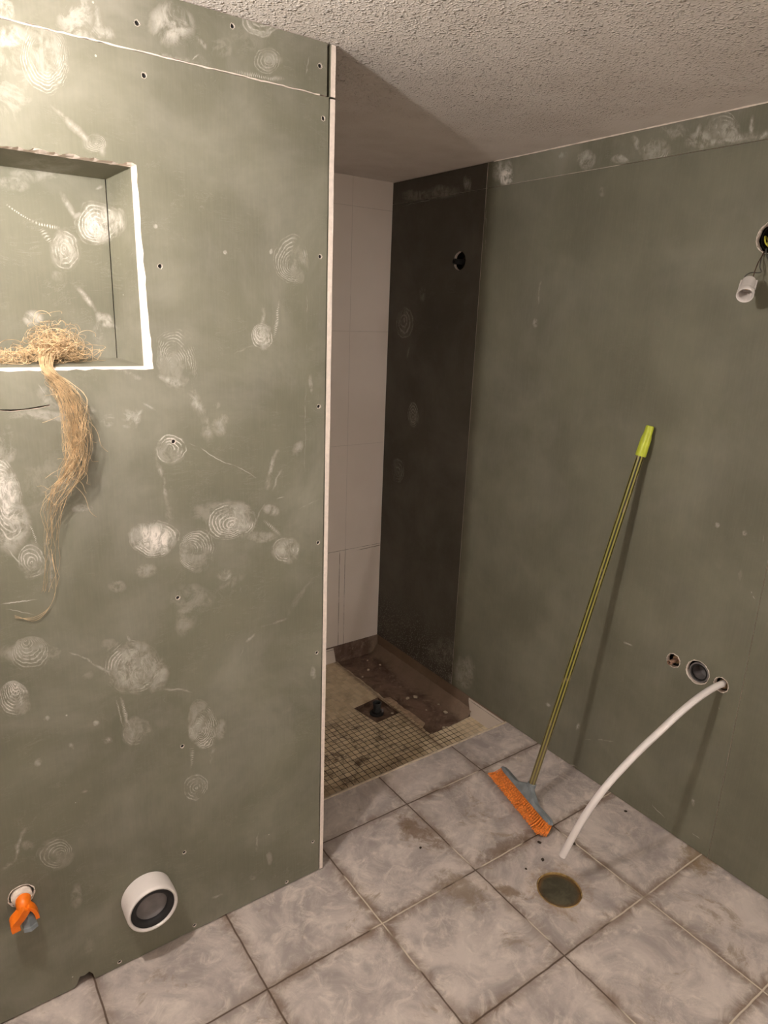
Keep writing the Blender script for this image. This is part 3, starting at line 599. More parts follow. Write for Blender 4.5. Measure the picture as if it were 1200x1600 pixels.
def add_tube(bm, pts, r, seg=12, mi=0, caps=True, hollow=None):
    pts = [Vector(p) for p in pts]
    rings = []
    prev = None
    for i, p in enumerate(pts):
        d = (pts[min(i + 1, len(pts) - 1)] - pts[max(i - 1, 0)]).normalized()
        if prev is None:
            u, v, _ = frame(d)
        else:
            u = (prev - d * prev.dot(d)).normalized()
            v = d.cross(u)
        prev = u
        rr = r[i] if isinstance(r, (list, tuple)) else r
        rings.append([bm.verts.new(p + (u * math.cos(2 * math.pi * k / seg) + v * math.sin(2 * math.pi * k / seg)) * rr) for k in range(seg)])
    for a, b in zip(rings[:-1], rings[1:]):
        for k in range(seg):
            bm.faces.new((a[k], a[(k + 1) % seg], b[(k + 1) % seg], b[k])).material_index = mi
    if caps:
        bm.faces.new(list(reversed(rings[0]))).material_index = mi
        bm.faces.new(rings[-1]).material_index = mi
    return rings

def add_slab(bm, outer, holes, to3, thick, mi_face=0, mi_side=1):
    """flat board with holes; outer/holes are 2-D loops, to3(u, v, depth) -> point"""
    loops = [outer] + list(holes)
    flat = [p for lp in loops for p in lp]
    tris = tessellate_polygon([[Vector((p[0], p[1], 0)) for p in lp] for lp in loops])
    front = [bm.verts.new(to3(p[0], p[1], 0.0)) for p in flat]
    back = [bm.verts.new(to3(p[0], p[1], thick)) for p in flat]
    for tr in tris:
        if len(set(tr)) == 3:
            try:
                bm.faces.new([front[i] for i in tr]).material_index = mi_face
                bm.faces.new([back[i] for i in reversed(tr)]).material_index = mi_side
            except ValueError:
                pass
    i0 = 0
    for lp in loops:
        n = len(lp)
        for k in range(n):
            a, b = i0 + k, i0 + (k + 1) % n
            bm.faces.new((front[a], front[b], back[b], back[a])).material_index = mi_side
        i0 += n
    return bm

def circle2(cx, cy, r, n=28, jit=0.0, seed=1):
    rnd = random.Random(seed)
    return [(cx + math.cos(2 * math.pi * k / n) * (r + rnd.uniform(-jit, jit)), cy + math.sin(2 * math.pi * k / n) * (r + rnd.uniform(-jit, jit))) for k in range(n)]

def jag(a, b, step, amp, rnd, ends=True):
    """points from a to b (b left out) with a torn, uneven line"""
    L = math.hypot(b[0] - a[0], b[1] - a[1])
    n = max(1, int(L / step))
    nx, ny = -(b[1] - a[1]) / L, (b[0] - a[0]) / L
    out = []
    for k in range(n):
        t = k / n
        j = 0 if k == 0 else rnd.uniform(-amp, amp)
        out.append((a[0] + (b[0] - a[0]) * t + nx * j, a[1] + (b[1] - a[1]) * t + ny * j))
    return out

# ================================================================== the room
rnd = random.Random(11)

# ---- floor (tiled), with a round hole for the drain
bm = bmesh.new()
outer = [(WX, SY), (XR + 0.02, SY), (XR + 0.02, YT), (XS, YT), (XS, -0.001 + 0.30), (WX, 0.30)]
outer = [(WX, SY), (XR + 0.02, SY), (XR + 0.02, YT), (0.0, YT), (WX, YT)]
DR = (0.534, -0.432)
add_slab(bm, outer, [list(reversed(circle2(DR[0], DR[1], 0.0635, 48, 0.0006, 3)))], lambda u, v, d: (u, v, -d), 0.03, 0, 1)
floor = struct(new_obj('floor', bm, [M['floor'], M['screed']]))
bm = bmesh.new(); add_box(bm, (WX, SY, -0.14), (XR + 0.02, YT - 0.001, -0.11))
struct(new_obj('floor_slab', bm, M['screed'], floor))

# cream trim along the drop into the shower
bm = bmesh.new()
add_box(bm, (XS, YT, -0.02), (XR, YT + 0.009, 0.0025))
bmesh.ops.bevel(bm, geom=bm.edges[:], offset=0.0012, segments=2, affect='EDGES')
struct(new_obj('trim_1', bm, M['trim']))
bm = bmesh.new()
add_box(bm, (XS, YT + 0.0015, ZS - 0.03), (XR, YT + 0.0075, -0.0205))
struct(new_obj('trim_2', bm, M['wtile']))

# ---- sunken shower floor: mosaic with the torn-out strip and the drain recess
bm = bmesh.new()
r3 = random.Random(5)
outer = [(XS, YT), (XR + 0.01, YT), (XR + 0.01, 0.450)] + jag((1.0, 0.450), (0.775, 0.440), 0.02, 0.004, r3) + jag((0.775, 0.440), (0.764, YB + 0.01), 0.03, 0.0035, r3) + [(0.764, YB + 0.01), (XS, YB + 0.01)]
sq = [(0.634, 0.622), (0.757, 0.632), (0.750, 0.781), (0.612, 0.763)]
add_slab(bm, outer, [list(reversed(sq))], lambda u, v, d: (u, v, ZS - d), 0.03, 0, 1)
sfloor = struct(new_obj('floor', bm, [M['mosaic'], M['screed']]))
bm = bmesh.new()
nx, ny = 24, 46
grid = {}
for i in range(nx + 1):
    for j in range(ny + 1):
        x = 0.745 + (XR + 0.005 - 0.745) * i / nx
        y = 0.4485 + (YB + 0.01 - 0.4485) * j / ny
        z = ZS - 0.011 + r3.uniform(-0.002, 0.002)
        rise = max(0.0, (x - 0.965) / 0.04)
        z += 0.045 * min(1, rise) ** 1.5
        grid[i, j] = bm.verts.new((x, y, z))
for i in range(nx):
    for j in range(ny):
        bm.faces.new((grid[i, j], grid[i + 1, j], grid[i + 1, j + 1], grid[i, j + 1]))
struct(new_obj('exposed_screed', bm, M['screed'], sfloor, smooth=True))
bm = bmesh.new(); add_box(bm, (XS, YT, -0.14), (XR + 0.02, YB + 0.02, ZS - 0.028))
struct(new_obj('floor_slab', bm, M['screed'], sfloor))
bm = bmesh.new()
pat = jag((0.771, 0.765), (0.800, 0.758), 0.012, 0.003, r3) + jag((0.800, 0.758), (0.808, 0.52), 0.02, 0.005, r3) + jag((0.808, 0.52), (0.777, 0.50), 0.01, 0.003, r3) + jag((0.777, 0.50), (0.771, 0.765), 0.02, 0.003, r3)
add_slab(bm, pat, [], lambda u, v, d: (u, v, ZS - 0.003 - d), 0.010, 0, 0)
struct(new_obj('adhesive_patch', bm, M['adhesive'], sfloor))

# ---- shower skirting tiles under the boards and the bare wall where they were taken off
bm = bmesh.new()
add_slab(bm, [(YT + 0.009, 0.001), (YT + 0.009, ZS)] + [(0.452, ZS), (0.460, -0.045), (0.470, -0.010), (0.468, 0.001)], [], lambda u, v, d: (XR - 0.006 + d, u, v), 0.012, 0, 1)
struct(new_obj('baseboard_right', bm, [M['wtile'], M['screed']]))
bm = bmesh.new()
add_slab(bm, [(XS, ZS), (0.757, ZS), (0.748, -0.03), (0.742, 0.0), (XS, 0.0)], [], lambda u, v, d: (u, YB - 0.012 + d, v), 0.014, 0, 1)
struct(new_obj('baseboard_back', bm, [M['wtile'], M['screed']]))

bm = bmesh.new(); add_box(bm, (0.744, YB - 0.0045, ZS - 0.03), (XR + 0.001, YB - 0.0002, 0.0))
struct(new_obj('bare_wall_base', bm, M['screed'], sfloor))
# ---- ceiling
bm = bmesh.new(); add_box(bm, (WX - 0.05, SY - 0.05, H), (XR + 0.07, YB + 0.07, H + 0.08))
struct(new_obj('ceiling', bm, M['ceil']))

# ---- right wall: masonry behind, plasterboards as its children
wr = bm = bmesh.new(); add_box(bm, (XR + 0.055, SY, -0.14), (XR + 0.12, YB + 0.06, H))
add_box(bm, (XR + BT, 0.3, -0.14), (XR + 0.056, YB + 0.06, 0.002))
add_box(bm, (XR + 0.0115, 0.3, -0.14), (XR + 0.056, YB + 0.06, -0.002))
wall_right = struct(new_obj('wall_right', bm, M['dark']))
bm = bmesh.new(); add_box(bm, (XR + 0.001, YT, -0.12), (XR + 0.0114, YB, -0.001))
struct(new_obj('bare_wall_base', bm, M['screed'], wall_right))
toR = lambda u, v, d: (XR + d, u, v)
HOLES = [(-0.3907, 0.5709, 0.0205), (-0.4705, 0.5690, 0.0345), (-0.5441, 0.5642, 0.0205)]
YJ, YJ2, ZJ = 0.590, -0.602, 1.996
g = 0.0007
bm = bmesh.new()
hl = [list(reversed(circle2(a, b, c, 30, 0.0008, i + 2))) for i, (a, b, c) in enumerate(HOLES)]
hl.append(list(reversed(circle2(-0.459, 1.768, 0.037, 36, 0.0012, 9))))
add_slab(bm, [(YJ - g, 0.003), (YJ - g, ZJ - g), (YJ2 + g, ZJ - g), (YJ2 + g, 0.003)], hl, toR, BT)
struct(new_obj('wall_board', bm, [M['r_main'], M['gyps']], wall_right))
bm = bmesh.new()
add_slab(bm, [(YB + .005, 0.001), (YB + .005, ZJ - g), (YJ + g, ZJ - g), (YJ + g, 0.001)], [list(reversed(circle2(0.711, 1.7555, 0.034, 32, 0.0008, 4)))], toR, BT)
struct(new_obj('wall_board', bm, [M['r_show'], M['gyps']], wall_right))
bm = bmesh.new()
add_slab(bm, [(YJ2 - g, 0.003), (YJ2 - g, ZJ - g), (SY, ZJ - g), (SY, 0.003)], [], toR, BT)
struct(new_obj('wall_board', bm, [M['r_main'], M['gyps']], wall_right))
for ya, yb, mk in ((YB + .005, YJ + g, 'r_show'), (YJ - g, SY, 'r_top')):
    bm = bmesh.new()
    add_slab(bm, [(ya, ZJ + g), (ya, H - 0.0015), (yb, H - 0.0015), (yb, ZJ + g)], [], toR, BT)
    struct(new_obj('ceiling_strip_board', bm, [M[mk], M['gyps']], wall_right))

def torn_rim(ctr, r, to3, parent, seed, th=0.0017):
    rr = random.Random(seed)
    bm = bmesh.new()
    n = 34
    pts = []
    for k in range(n + 1):
        a = 2 * math.pi * (k % n) / n
        q = r + rr.uniform(-0.0006, 0.0014) if k < n else None
        pts.append((ctr[0] + math.cos(a) * (q or r), ctr[1] + math.sin(a) * (q or r)))
    pts[-1] = pts[0]
    add_tube(bm, [to3(a, b, -0.0002) for a, b in pts], [rr.uniform(th * 0.2, th) for _ in pts], 6)
    struct(new_obj('torn_rim', bm, M['gyps'], parent))
for i, (a, b, c) in enumerate(HOLES):
    torn_rim((a, b), c + 0.0008, toR, wall_right, 50 + i)
torn_rim((-0.459, 1.768), 0.038, toR, wall_right, 60)

# ---- shower back wall and its hidden left side
bm = bmesh.new(); add_box(bm, (XS - 0.05, YB, -0.14), (XR + 0.0, YB + 0.06, H))
struct(new_obj('wall_back', bm, M['wtile']))
bm = bmesh.new(); add_box(bm, (XS - 0.06, 0.25, -0.14), (XS, YB, H))
struct(new_obj('wall_shower_side', bm, M['wtile']))

# ---- left wall (partition), boards on a hollow frame
bm = bmesh.new(); add_box(bm, (WX, 0.25, 0.0), (XS - 0.06, 0.30, H))
wall_left = struct(new_obj('wall_left', bm, M['plaster']))
toL = lambda u, v, d: (u, d, v)
SCREWS = [(-0.3831, 1.9462), (-0.372, 1.6243), (-0.3629, 1.281), (-0.0125, 1.9406), (-0.017, 1.6675), (-0.0167, 1.3383), (-0.0148, 1.0016), (-0.0154, 0.7), (-0.3702, 0.932), (-0.3777, 0.555), (-0.022, 0.11), (-0.1052, 0.0135), (-0.3707, 0.0175), (-0.5579, 0.0167), (-0.3868, 0.2547)]
SCREWS_UP = [(-0.3905, 2.0257), (-0.2116, 2.0622), (-0.0213, 2.0353)]
ZL = 1.9825
NX0, NX1, NZ0, NZ1 = -1.02, -0.3955, 1.430, 1.7975
rj = random.Random(21)
n_bot = jag((NX0, NZ0), (NX1, NZ0), 0.016, 0.0018, rj)
n_rgt = jag((NX1, NZ0), (NX1 - 0.004, 1.53), 0.014, 0.0012, rj) + jag((NX1 - 0.004, 1.53), (NX1 - 0.008, 1.66), 0.014, 0.0016, rj) + jag((NX1 - 0.008, 1.66), (NX1 - 0.0105, NZ1), 0.014, 0.0012, rj)
n_top = jag((NX1 - 0.0105, NZ1), (NX0, NZ1), 0.008, 0.0030, rj)
niche = n_bot + n_rgt + n_top + jag((NX0, NZ1), (NX0, NZ0), 0.02, 0.002, rj)
slit_top = [(-0.95, 1.3590), (-0.713, 1.3600), (-0.690, 1.3605), (-0.673, 1.3624), (-0.655, 1.3612), (-0.6317, 1.3618), (-0.610, 1.3650), (-0.5904, 1.3676)]
slit = slit_top + [(x, z - (0.0036 if k % 2 else 0.0024)) for k, (x, z) in enumerate(reversed(slit_top))]
VALVE = (-0.742, 0.3195)
WC = (-0.485, 0.1852)
bottom = jag((WX, 0.004), (-0.662, 0.0055), 0.05, 0.0012, rj) + [(-0.662, 0.0045), (-0.655, 0.012), (-0.6473, 0.0297), (-0.638, 0.027), (-0.626, 0.0313), (-0.619, 0.020), (-0.6162, 0.0055)] + jag((-0.614, 0.0035), (-0.0025, 0.004), 0.03, 0.0010, rj)
outer = bottom + [(-0.0025, 0.004)] + jag((-0.0025, 0.02), (0.0005, ZL - 0.001), 0.08, 0.0005, rj) + [(0.0005, ZL - 0.001), (WX, ZL - 0.001 + 0.0)]
holes = [niche, list(reversed(slit)) if False else slit]
for i, (x, z) in enumerate(SCREWS):
    holes.append(circle2(x, z, 0.0042, 12, 0.0005, i))
holes.append(circle2(VALVE[0], VALVE[1], 0.0245, 28, 0.0018, 77))
holes.append(circle2(WC[0], WC[1], 0.050, 36))
bm = bmesh.new()
add_slab(bm, outer, holes, toL, BT)
for zi in range(1, len(ZONES)):
    bmesh.ops.bisect_plane(bm, geom=bm.verts[:] + bm.edges[:] + bm.faces[:], plane_co=(0, 0, ZONES[zi][0]), plane_no=(0, 0, 1))
slot = [0, 2, 3, 4, 5]
for f in bm.faces:
    if f.material_index == 0:
        cz = f.calc_center_bounds().z
        f.material_index = slot[[i for i, q in enumerate(ZONES) if q[0] <= cz < q[1]][0]]
main_board = struct(new_obj('wall_board', bm, [M['b_main0'], M['gyps'], M['b_main1'], M['b_main2'], M['b_main3'], M['b_main4']], wall_left))
bm = bmesh.new()
upo = [(WX, ZL + 0.0012)] + jag((WX, ZL + 0.0012), (-0.0055, ZL + 0.002), 0.02, 0.0009, rj)[1:] + [(-0.0045, ZL + 0.001), (-0.0045, H - 0.0015), (WX, H - 0.0015)]
add_slab(bm, upo, [circle2(x, z, 0.0042, 12, 0.0005, 30 + i) for i, (x, z) in enumerate(SCREWS_UP)], toL, BT)
upper_board = struct(new_obj('ceiling_strip_board', bm, [M['b_up'], M['gyps']], wall_left))
# torn white paper edge along the seam
bm = bmesh.new()
sp = []
x = WX
while x < -0.01:
    sp.append((x, -0.0006, ZL + rj.uniform(-0.0006, 0.0010)))
    x += 0.012
add_tube(bm, sp, [rj.uniform(0.0006, 0.0017) for _ in sp], 6)
struct(new_obj('torn_paper_seam', bm, M['gyps'], wall_left))
bm = bmesh.new()
sp = [(XR - 0.0002, y, H - 0.0018) for y in [SY + k * 0.02 for k in range(int((YJ - SY) / 0.02))]]
add_tube(bm, sp, [rj.uniform(0.0012, 0.0024) for _ in sp], 6)
struct(new_obj('filler_bead', bm, M['gyps'], wall_right))
bm = bmesh.new()
sp = [(XR - 0.0001, y, ZJ) for y in [0.02 + k * 0.02 for k in range(26)]]
add_tube(bm, sp, [rj.uniform(0.0002, 0.0007) for _ in sp], 5)
sp = [(XR - 0.0001, YJ, z) for z in [ZJ - 0.05 + k * 0.012 for k in range(11)]]
add_tube(bm, sp, [rj.uniform(0.0003, 0.0009) for _ in sp], 5)
struct(new_obj('torn_paper_seam', bm, M['gyps'], wall_right))
# boards over the end of the partition: raw cut edge faces the room
for z0, z1, x0 in ((0.004, ZL - 0.003, 0.0035), (ZL + 0.001, H - 0.002, 0.0042)):
    bm = bmesh.new()
    pts = []
    n = 26 if z0 < 1 else 4
    lf = [(x0 + (-0.004 * (1 - z / 2.0) if z0 < 1 else 0) + rj.uniform(-0.0003, 0.0003), z) for z in [z0 + (z1 - z0) * k / n for k in range(n + 1)]]
    rg = [(XS - 0.0016 - (0.0055 * (1 - z / 2.0) if z0 < 1 else 0) + rj.uniform(-0.0005, 0.0005), z) for z in [z0 + (z1 - z0) * k / n for k in range(n + 1)]]
    add_slab(bm, lf + list(reversed(rg)), [], lambda u, v, d: (u, -0.001 + d, v), 0.251, 0, 1)
    struct(new_obj('end_board', bm, [M['gyps'], M['b_niche']], wall_left))
# inner stud seen through the slit between the boards
bm = bmesh.new(); add_box(bm, (-0.05, BT + 0.001, 0.0), (-0.004, 0.06, H - 0.002))
add_box(bm, (WX, BT + 0.02, 1.34), (-0.3, 0.05, 1.38))
struct(new_obj('stud', bm, M['dark'], wall_left))
# broken gypsum edges around the niche mouth
def bevel_strip(outer, inner, seed):
    rr = random.Random(seed)
    bm = bmesh.new()
    rows = []
    for (x, z), (xi, zi) in zip(outer, inner):
        a = Vector((x, -0.0002, z)); b = Vector((xi, BT + 0.002, zi))
        m = a.lerp(b, 0.45) + Vector((rr.uniform(-.0008, .0008), rr.uniform(-.0022, -.0002), rr.uniform(-.0008, .0008)))
        rows.append([bm.verts.new(q) for q in (a, m, b)])
    for r0, r1 in zip(rows[:-1], rows[1:]):
        for k in range(2):
            bm.faces.new((r0[k], r0[k + 1], r1[k + 1], r1[k]))
    struct(new_obj('broken_edge', bm, M['gyps'], main_board))
def lerp1(a, b, f):
    return a + (b - a) * max(0.0, min(1.0, f))
ro = n_rgt + [(NX1 - 0.0105, NZ1)]
bevel_strip(ro, [(lerp1(-0.4105, -0.4120, (z - NZ0) / (NZ1 - NZ0)), z) for x, z in ro], 1)
bo = n_bot + [(NX1, NZ0)]
bevel_strip(bo, [(x if x < -0.42 else lerp1(-0.42, -0.4105, (x + 0.42) / 0.0245), NZ0 + 0.0045) for x, z in bo], 2)
to_ = [(NX1 - 0.0105, NZ1)] + n_top[1:] + [(NX0, NZ1)]
bevel_strip(to_, [(min(x, -0.4120), NZ1 - 0.003) for x, z in to_], 3)
# niche lining
ND = 0.1
def quadslab(name, pts, off, mats, parent):
    bm = bmesh.new()
    a = [bm.verts.new(p) for p in pts]
    b = [bm.verts.new(Vector(p) + Vector(off)) for p in pts]
    bm.faces.new(a).material_index = 0
    bm.faces.new(list(reversed(b))).material_index = 1
    for k in range(4):
        bm.faces.new((a[k], b[k], b[(k + 1) % 4], a[(k + 1) % 4])).material_index = 1
    return struct(new_obj(name, bm, mats, parent))
nb = [M['b_niche'], M['gyps']]
e = 0.001
quadslab('niche_back_board', [(NX0, ND, NZ0 - .01), (-0.4392, ND, NZ0 - .01), (-0.4376, ND, NZ1 + .01), (NX0, ND, NZ1 + .01)], (0, BT, 0), nb, wall_left)
quadslab('niche_side_board', [(-0.4100, BT + e, NZ0 - .004), (-0.4380, ND - e, NZ0 - .004), (-0.4360, ND - e, NZ1 + .006), (-0.4115, BT + e, NZ1 + .006)], (BT, 0, 0), nb, wall_left)
quadslab('niche_side_board', [(NX0 - .001, BT + e, NZ0 - .004), (NX0 - .001, ND - e, NZ0 - .004), (NX0 - .001, ND - e, NZ1 + .006), (NX0 - .001, BT + e, NZ1 + .006)], (-BT, 0, 0), nb, wall_left)
quadslab('niche_top_board', [(NX0, BT + e, NZ1 - 0.003), (-0.4105, BT + e, NZ1 - 0.003), (-0.437, ND - e, 1.781), (NX0, ND - e, 1.779)], (0, 0, BT), nb, wall_left)
quadslab('niche_bottom_board', [(NX0, BT + e, NZ0 + 0.0045), (-0.4095, BT + e, NZ0 + 0.0045), (-0.4375, ND - e, 1.4450), (NX0, ND - e, 1.4400)], (0, 0, -BT), nb, wall_left)
# screws sunk into the boards
def screw_mesh(x, z):
    bm = bmesh.new()
    add_lathe(bm, (x, 0.0022, z), (0, 1, 0), [(0.0, 0.0012), (0.0012, 0.001), (0.0026, 0.0002), (0.0040, 0.0), (0.0041, 0.0006), (0.0015, 0.004), (0.0013, 0.014), (0, 0.016)], 14)
    add_box(bm, (x - 0.0016, 0.0018, z - 0.0003), (x + 0.0016, 0.0030, z + 0.0003))
    add_box(bm, (x - 0.0003, 0.0018, z - 0.0016), (x + 0.0003, 0.0030, z + 0.0016))
    return bm
for x, z in SCREWS:
    new_obj('screw', screw_mesh(x, z), M['screw'], main_board)
for i, (x, z) in enumerate(SCREWS):
    torn_rim((x, z), 0.0044, toL, main_board, 100 + i, 0.0005)
for i, (x, z) in enumerate(SCREWS_UP):
    torn_rim((x, z), 0.0044, toL, upper_board, 130 + i, 0.0005)
for x, z in SCREWS_UP:
    new_obj('screw', screw_mesh(x, z), M['screw'], upper_board)

torn_rim(VALVE, 0.0255, toL, main_board, 61)
# ---- walls behind the photographer's back
bm = bmesh.new()
DX0, DX1, DZ = 0.42, 0.99, 1.90  # added doorway, sized to steer the fill light into the shower
add_box(bm, (WX, SY - 0.06, 0.0), (DX0, SY, H))
add_box(bm, (DX1, SY - 0.06, 0.0), (XR + 0.02, SY, H))
add_box(bm, (DX0, SY - 0.06, DZ), (DX1, SY, H))
struct(new_obj('wall_front', bm, M['plaster']))
bm = bmesh.new()
add_box(bm, (DX0 - 0.06, SY - 0.012, 0.0), (DX0, SY + 0.012, DZ + 0.05))
add_box(bm, (DX0, SY - 0.012, DZ), (DX1, SY + 0.012, DZ + 0.05))
struct(new_obj('added_door_1', bm, M['trim']))  # frame of the added doorway
# unseen hallway added beyond the doorway to hold the fill lamp
HY = -4.1
bm = bmesh.new()
add_box(bm, (-0.35, HY, -0.06), (1.5, SY - 0.06, 0.0))
struct(new_obj('floor', bm, M['floor']))
bm = bmesh.new(); add_box(bm, (-0.35, HY, H), (1.5, SY - 0.06, H + 0.06))
struct(new_obj('ceiling', bm, M['plaster']))
bm = bmesh.new()
add_box(bm, (-0.41, HY, 0.0), (-0.35, SY - 0.06, H))
add_box(bm, (1.5, HY, 0.0), (1.56, SY - 0.06, H))
add_box(bm, (-0.41, HY - 0.06, 0.0), (1.56, HY, H))
add_box(bm, (XR + 0.02, SY - 0.06, 0.0), (1.56, SY, H))
struct(new_obj('wall_added_hallway', bm, M['plaster']))
t = empty('added_fill_lamp', (FILL_LAMP.x, FILL_LAMP.y, H))
tag(t, 'added fill lamp on a rod in the made-up hallway, brightening the shower', 'ceiling lamp')
bm = bmesh.new(); add_lathe(bm, FILL_LAMP, (0, 0, -1), [(0.0, -0.10)] + [(0.10 * math.sin(a * math.pi / 10), -0.10 * math.cos(a * math.pi / 10)) for a in range(1, 10)] + [(0.0, 0.10)], 20)
new_obj('globe', bm, M['globe'], t, smooth=True)
bm = bmesh.new(); add_tube(bm, [(FILL_LAMP.x, FILL_LAMP.y, FILL_LAMP.z + 0.1), (FILL_LAMP.x, FILL_LAMP.y, H)], 0.01, 12)
new_obj('rod', bm, M['white_pl'], t)
bm = bmesh.new(); add_box(bm, (WX - 0.06, SY, 0.0), (WX, 0.3, H))
struct(new_obj('wall_far_left', bm, M['plaster']))

# ================================================================== things
# ---- bare bulb hanging from the ceiling, out of the picture to the left
t = empty('hanging_bulb', (LAMP.x, LAMP.y, H))
tag(t, 'bare light bulb hanging close under the ceiling in front of the niche wall', 'light bulb')
bm = bmesh.new(); add_lathe(bm, LAMP, (0, 0, -1), [(0.013, -0.032), (0.0145, -0.024), (0.024, -0.012), (0.030, 0.004), (0.0285, 0.018), (0.019, 0.029), (0.0, 0.033)], 20)
new_obj('bulb', bm, M['bulb'], t, smooth=True)
bm = bmesh.new(); add_lathe(bm, (LAMP.x, LAMP.y, LAMP.z), (0, 0, 1), [(0.0, 0.036), (0.012, 0.033), (0.0165, 0.034), (0.0165, 0.07), (0.010, 0.082), (0.004, 0.086), (0.0, 0.087)], 20)
new_obj('lamp_holder', bm, M['white_pl'], t, smooth=True, autos=40)
bm = bmesh.new(); add_tube(bm, [(LAMP.x, LAMP.y, LAMP.z + 0.085), (LAMP.x, LAMP.y, H)], 0.0032, 8)
new_obj('cord', bm, M['wire_grey'], t)

# ---- broom
F0 = Vector((0.726, -0.137, 0.078))
F1 = Vector((0.9865, -0.2113, 1.262))
hd = (F1 - F0).normalized()
t = empty('broom', (0.70, -0.13, 0.0))
tag(t, 'orange-bristled broom with lime-tipped striped handle leaning on the green wall', 'broom')
L = (F1 - F0).length
hq = hd.to_track_quat('Z', 'Y').to_matrix().to_4x4()
hm = Matrix.Translation(F0) @ hq
bm = bmesh.new()
add_lathe(bm, (0, 0, 0), (0, 0, 1), [(0.0, -0.012), (0.0108, -0.012), (0.0112, 0.0), (0.0112, L - 0.075), (0.0, L - 0.075)], 30)
o = new_obj('handle', bm, M['handle'], None, smooth=True, autos=40)
o.parent = t
o.matrix_parent_inverse = Matrix.Translation(-t.location)
o.matrix_basis = hm
bm = bmesh.new()
add_lathe(bm, (0, 0, 0), (0, 0, 1), [(0.0115, L - 0.092), (0.0155, L - 0.092), (0.0158, L - 0.088), (0.0152, L - 0.038), (0.0125, L - 0.026), (0.0118, L - 0.004), (0.0105, L), (0.0, L)], 24)
o = new_obj('end_cap', bm, M['cap'], t, smooth=True, autos=35)
o.parent = t
o.matrix_parent_inverse = Matrix.Translation(-t.location)
o.matrix_basis = hm
o['label'] = 'lime green end cap'
# head: straight back edge, shoulders running up into the socket
A = Vector((-0.245, -0.970, 0.0)).normalized()
N_ = Vector((0.970, -0.245, 0.0))
B0 = Vector((0.706, -0.131, 0.040))
shd = (F0 - B0)
shd = (shd - A * shd.dot(A))
def headpt(s, k, side):
    """s along the head, k 0 at the bristle edge .. 1 at the socket, side = thickness"""
    nn = A.cross(shd.normalized())
    return B0 + A * s + shd * k + nn * side
bm = bmesh.new()
HL = 0.146
ns = 36
prev = None
for i in range(ns + 1):
    s = -HL + 2 * HL * i / ns
    a = abs(s) / HL
    top = 0.30 + 0.78 * max(0.0, 1 - a / 0.42) ** 1.15
    if a > 0.93:
        top *= 1 - (a - 0.93) * 5
    th0 = 0.0135 * (1 - 0.35 * max(0, (a - 0.85)) / 0.15)
    th1 = th0 * 0.75
    sec = [headpt(s, 0.0, th0), headpt(s, top * 0.35, th0 * 1.02), headpt(s, top * 0.9, th1), headpt(s, top, th1 * 0.5), headpt(s, top, -th1 * 0.5), headpt(s, top * 0.9, -th1), headpt(s, top * 0.35, -th0 * 1.02), headpt(s, 0.0, -th0)]
    ring = [bm.verts.new(p) for p in sec]
    if prev:
        for k in range(8):
            bm.faces.new((prev[k], prev[(k + 1) % 8], ring[(k + 1) % 8], ring[k]))
    else:
        bm.faces.new(ring)
    prev = ring
bm.faces.new(list(reversed(prev)))
add_lathe(bm, F0 - hd * 0.030, hd, [(0.0, -0.004), (0.010, 0.0), (0.0132, 0.006), (0.0145, 0.026), (0.0148, 0.034), (0.0128, 0.036), (0.0, 0.030)], 24)
new_obj('brush_head', bm, M['bluegrey'], t, smooth=True, autos=45)['label'] = 'blue-grey plastic head'
bm = bmesh.new()
rb = random.Random(3)
nrm = A.cross(shd.normalized())
rows = 5
for i in range(32):
    s = -HL + 0.006 + (2 * HL - 0.012) * i / 31
    for rr in range(rows):
        sd = (rr - (rows - 1) / 2) * 0.0052
        base = headpt(s, 0.06, sd)
        for q in range(7):
            flare = (s / HL) * 0.010
            tip = base + Vector((-0.034, 0.012, -0.026)) + A * (flare + rb.uniform(-0.0045, 0.0045)) + nrm * (sd * 0.9 + rb.uniform(-0.003, 0.003))
            tip.z = max(0.0015, tip.z + rb.uniform(-0.004, 0.002))
            b = base + A * rb.uniform(-0.0009, 0.0009) + nrm * rb.uniform(-0.0012, 0.0012)
            mid = (b + tip) * 0.5 + Vector((0.000, 0, -0.006)) + A * rb.uniform(-0.001, 0.001)
            add_tube(bm, [b, mid, tip], [0.0010, 0.0011, 0.0010], 4)
o = new_obj('bristles', bm, M['orange_br'], t)
o['label'] = 'worn orange bristles'
o['kind'] = 'stuff'

# ---- white drain tube from the wall towards the floor drain
pts = catmull([(1.035, -0.5441, 0.562), (1.006, -0.5441, 0.566), (0.966, -0.542, 0.565), (0.896, -0.537, 0.550), (0.826, -0.529, 0.520), (0.762, -0.520, 0.483), (0.702, -0.509, 0.443), (0.648, -0.501, 0.405), (0.600, -0.491, 0.361), (0.563, -0.478, 0.304), (0.541, -0.464, 0.243), (0.529, -0.449, 0.180), (0.521, -0.437, 0.127)], 6)
bm = bmesh.new()
add_tube(bm, pts, 0.0096, 20, caps=False)
add_tube(bm, pts, 0.0080, 20, caps=False)
d = (pts[-1] - pts[-2]).normalized()
u, v, w = frame(d)
for k in range(20):
    a0, a1 = 2 * math.pi * k / 20, 2 * math.pi * (k + 1) / 20
    q = [bm.verts.new(pts[-1] + (u * math.cos(a) + v * math.sin(a)) * r) for a, r in ((a0, .0096), (a1, .0096), (a1, .0080), (a0, .0080))]
    bm.faces.new(q)
o = new_obj('plastic_tube', bm, M['tube'], None, smooth=True, autos=50)
tag(o, 'white plastic tube bending from a wall hole down over the floor drain', 'tube')

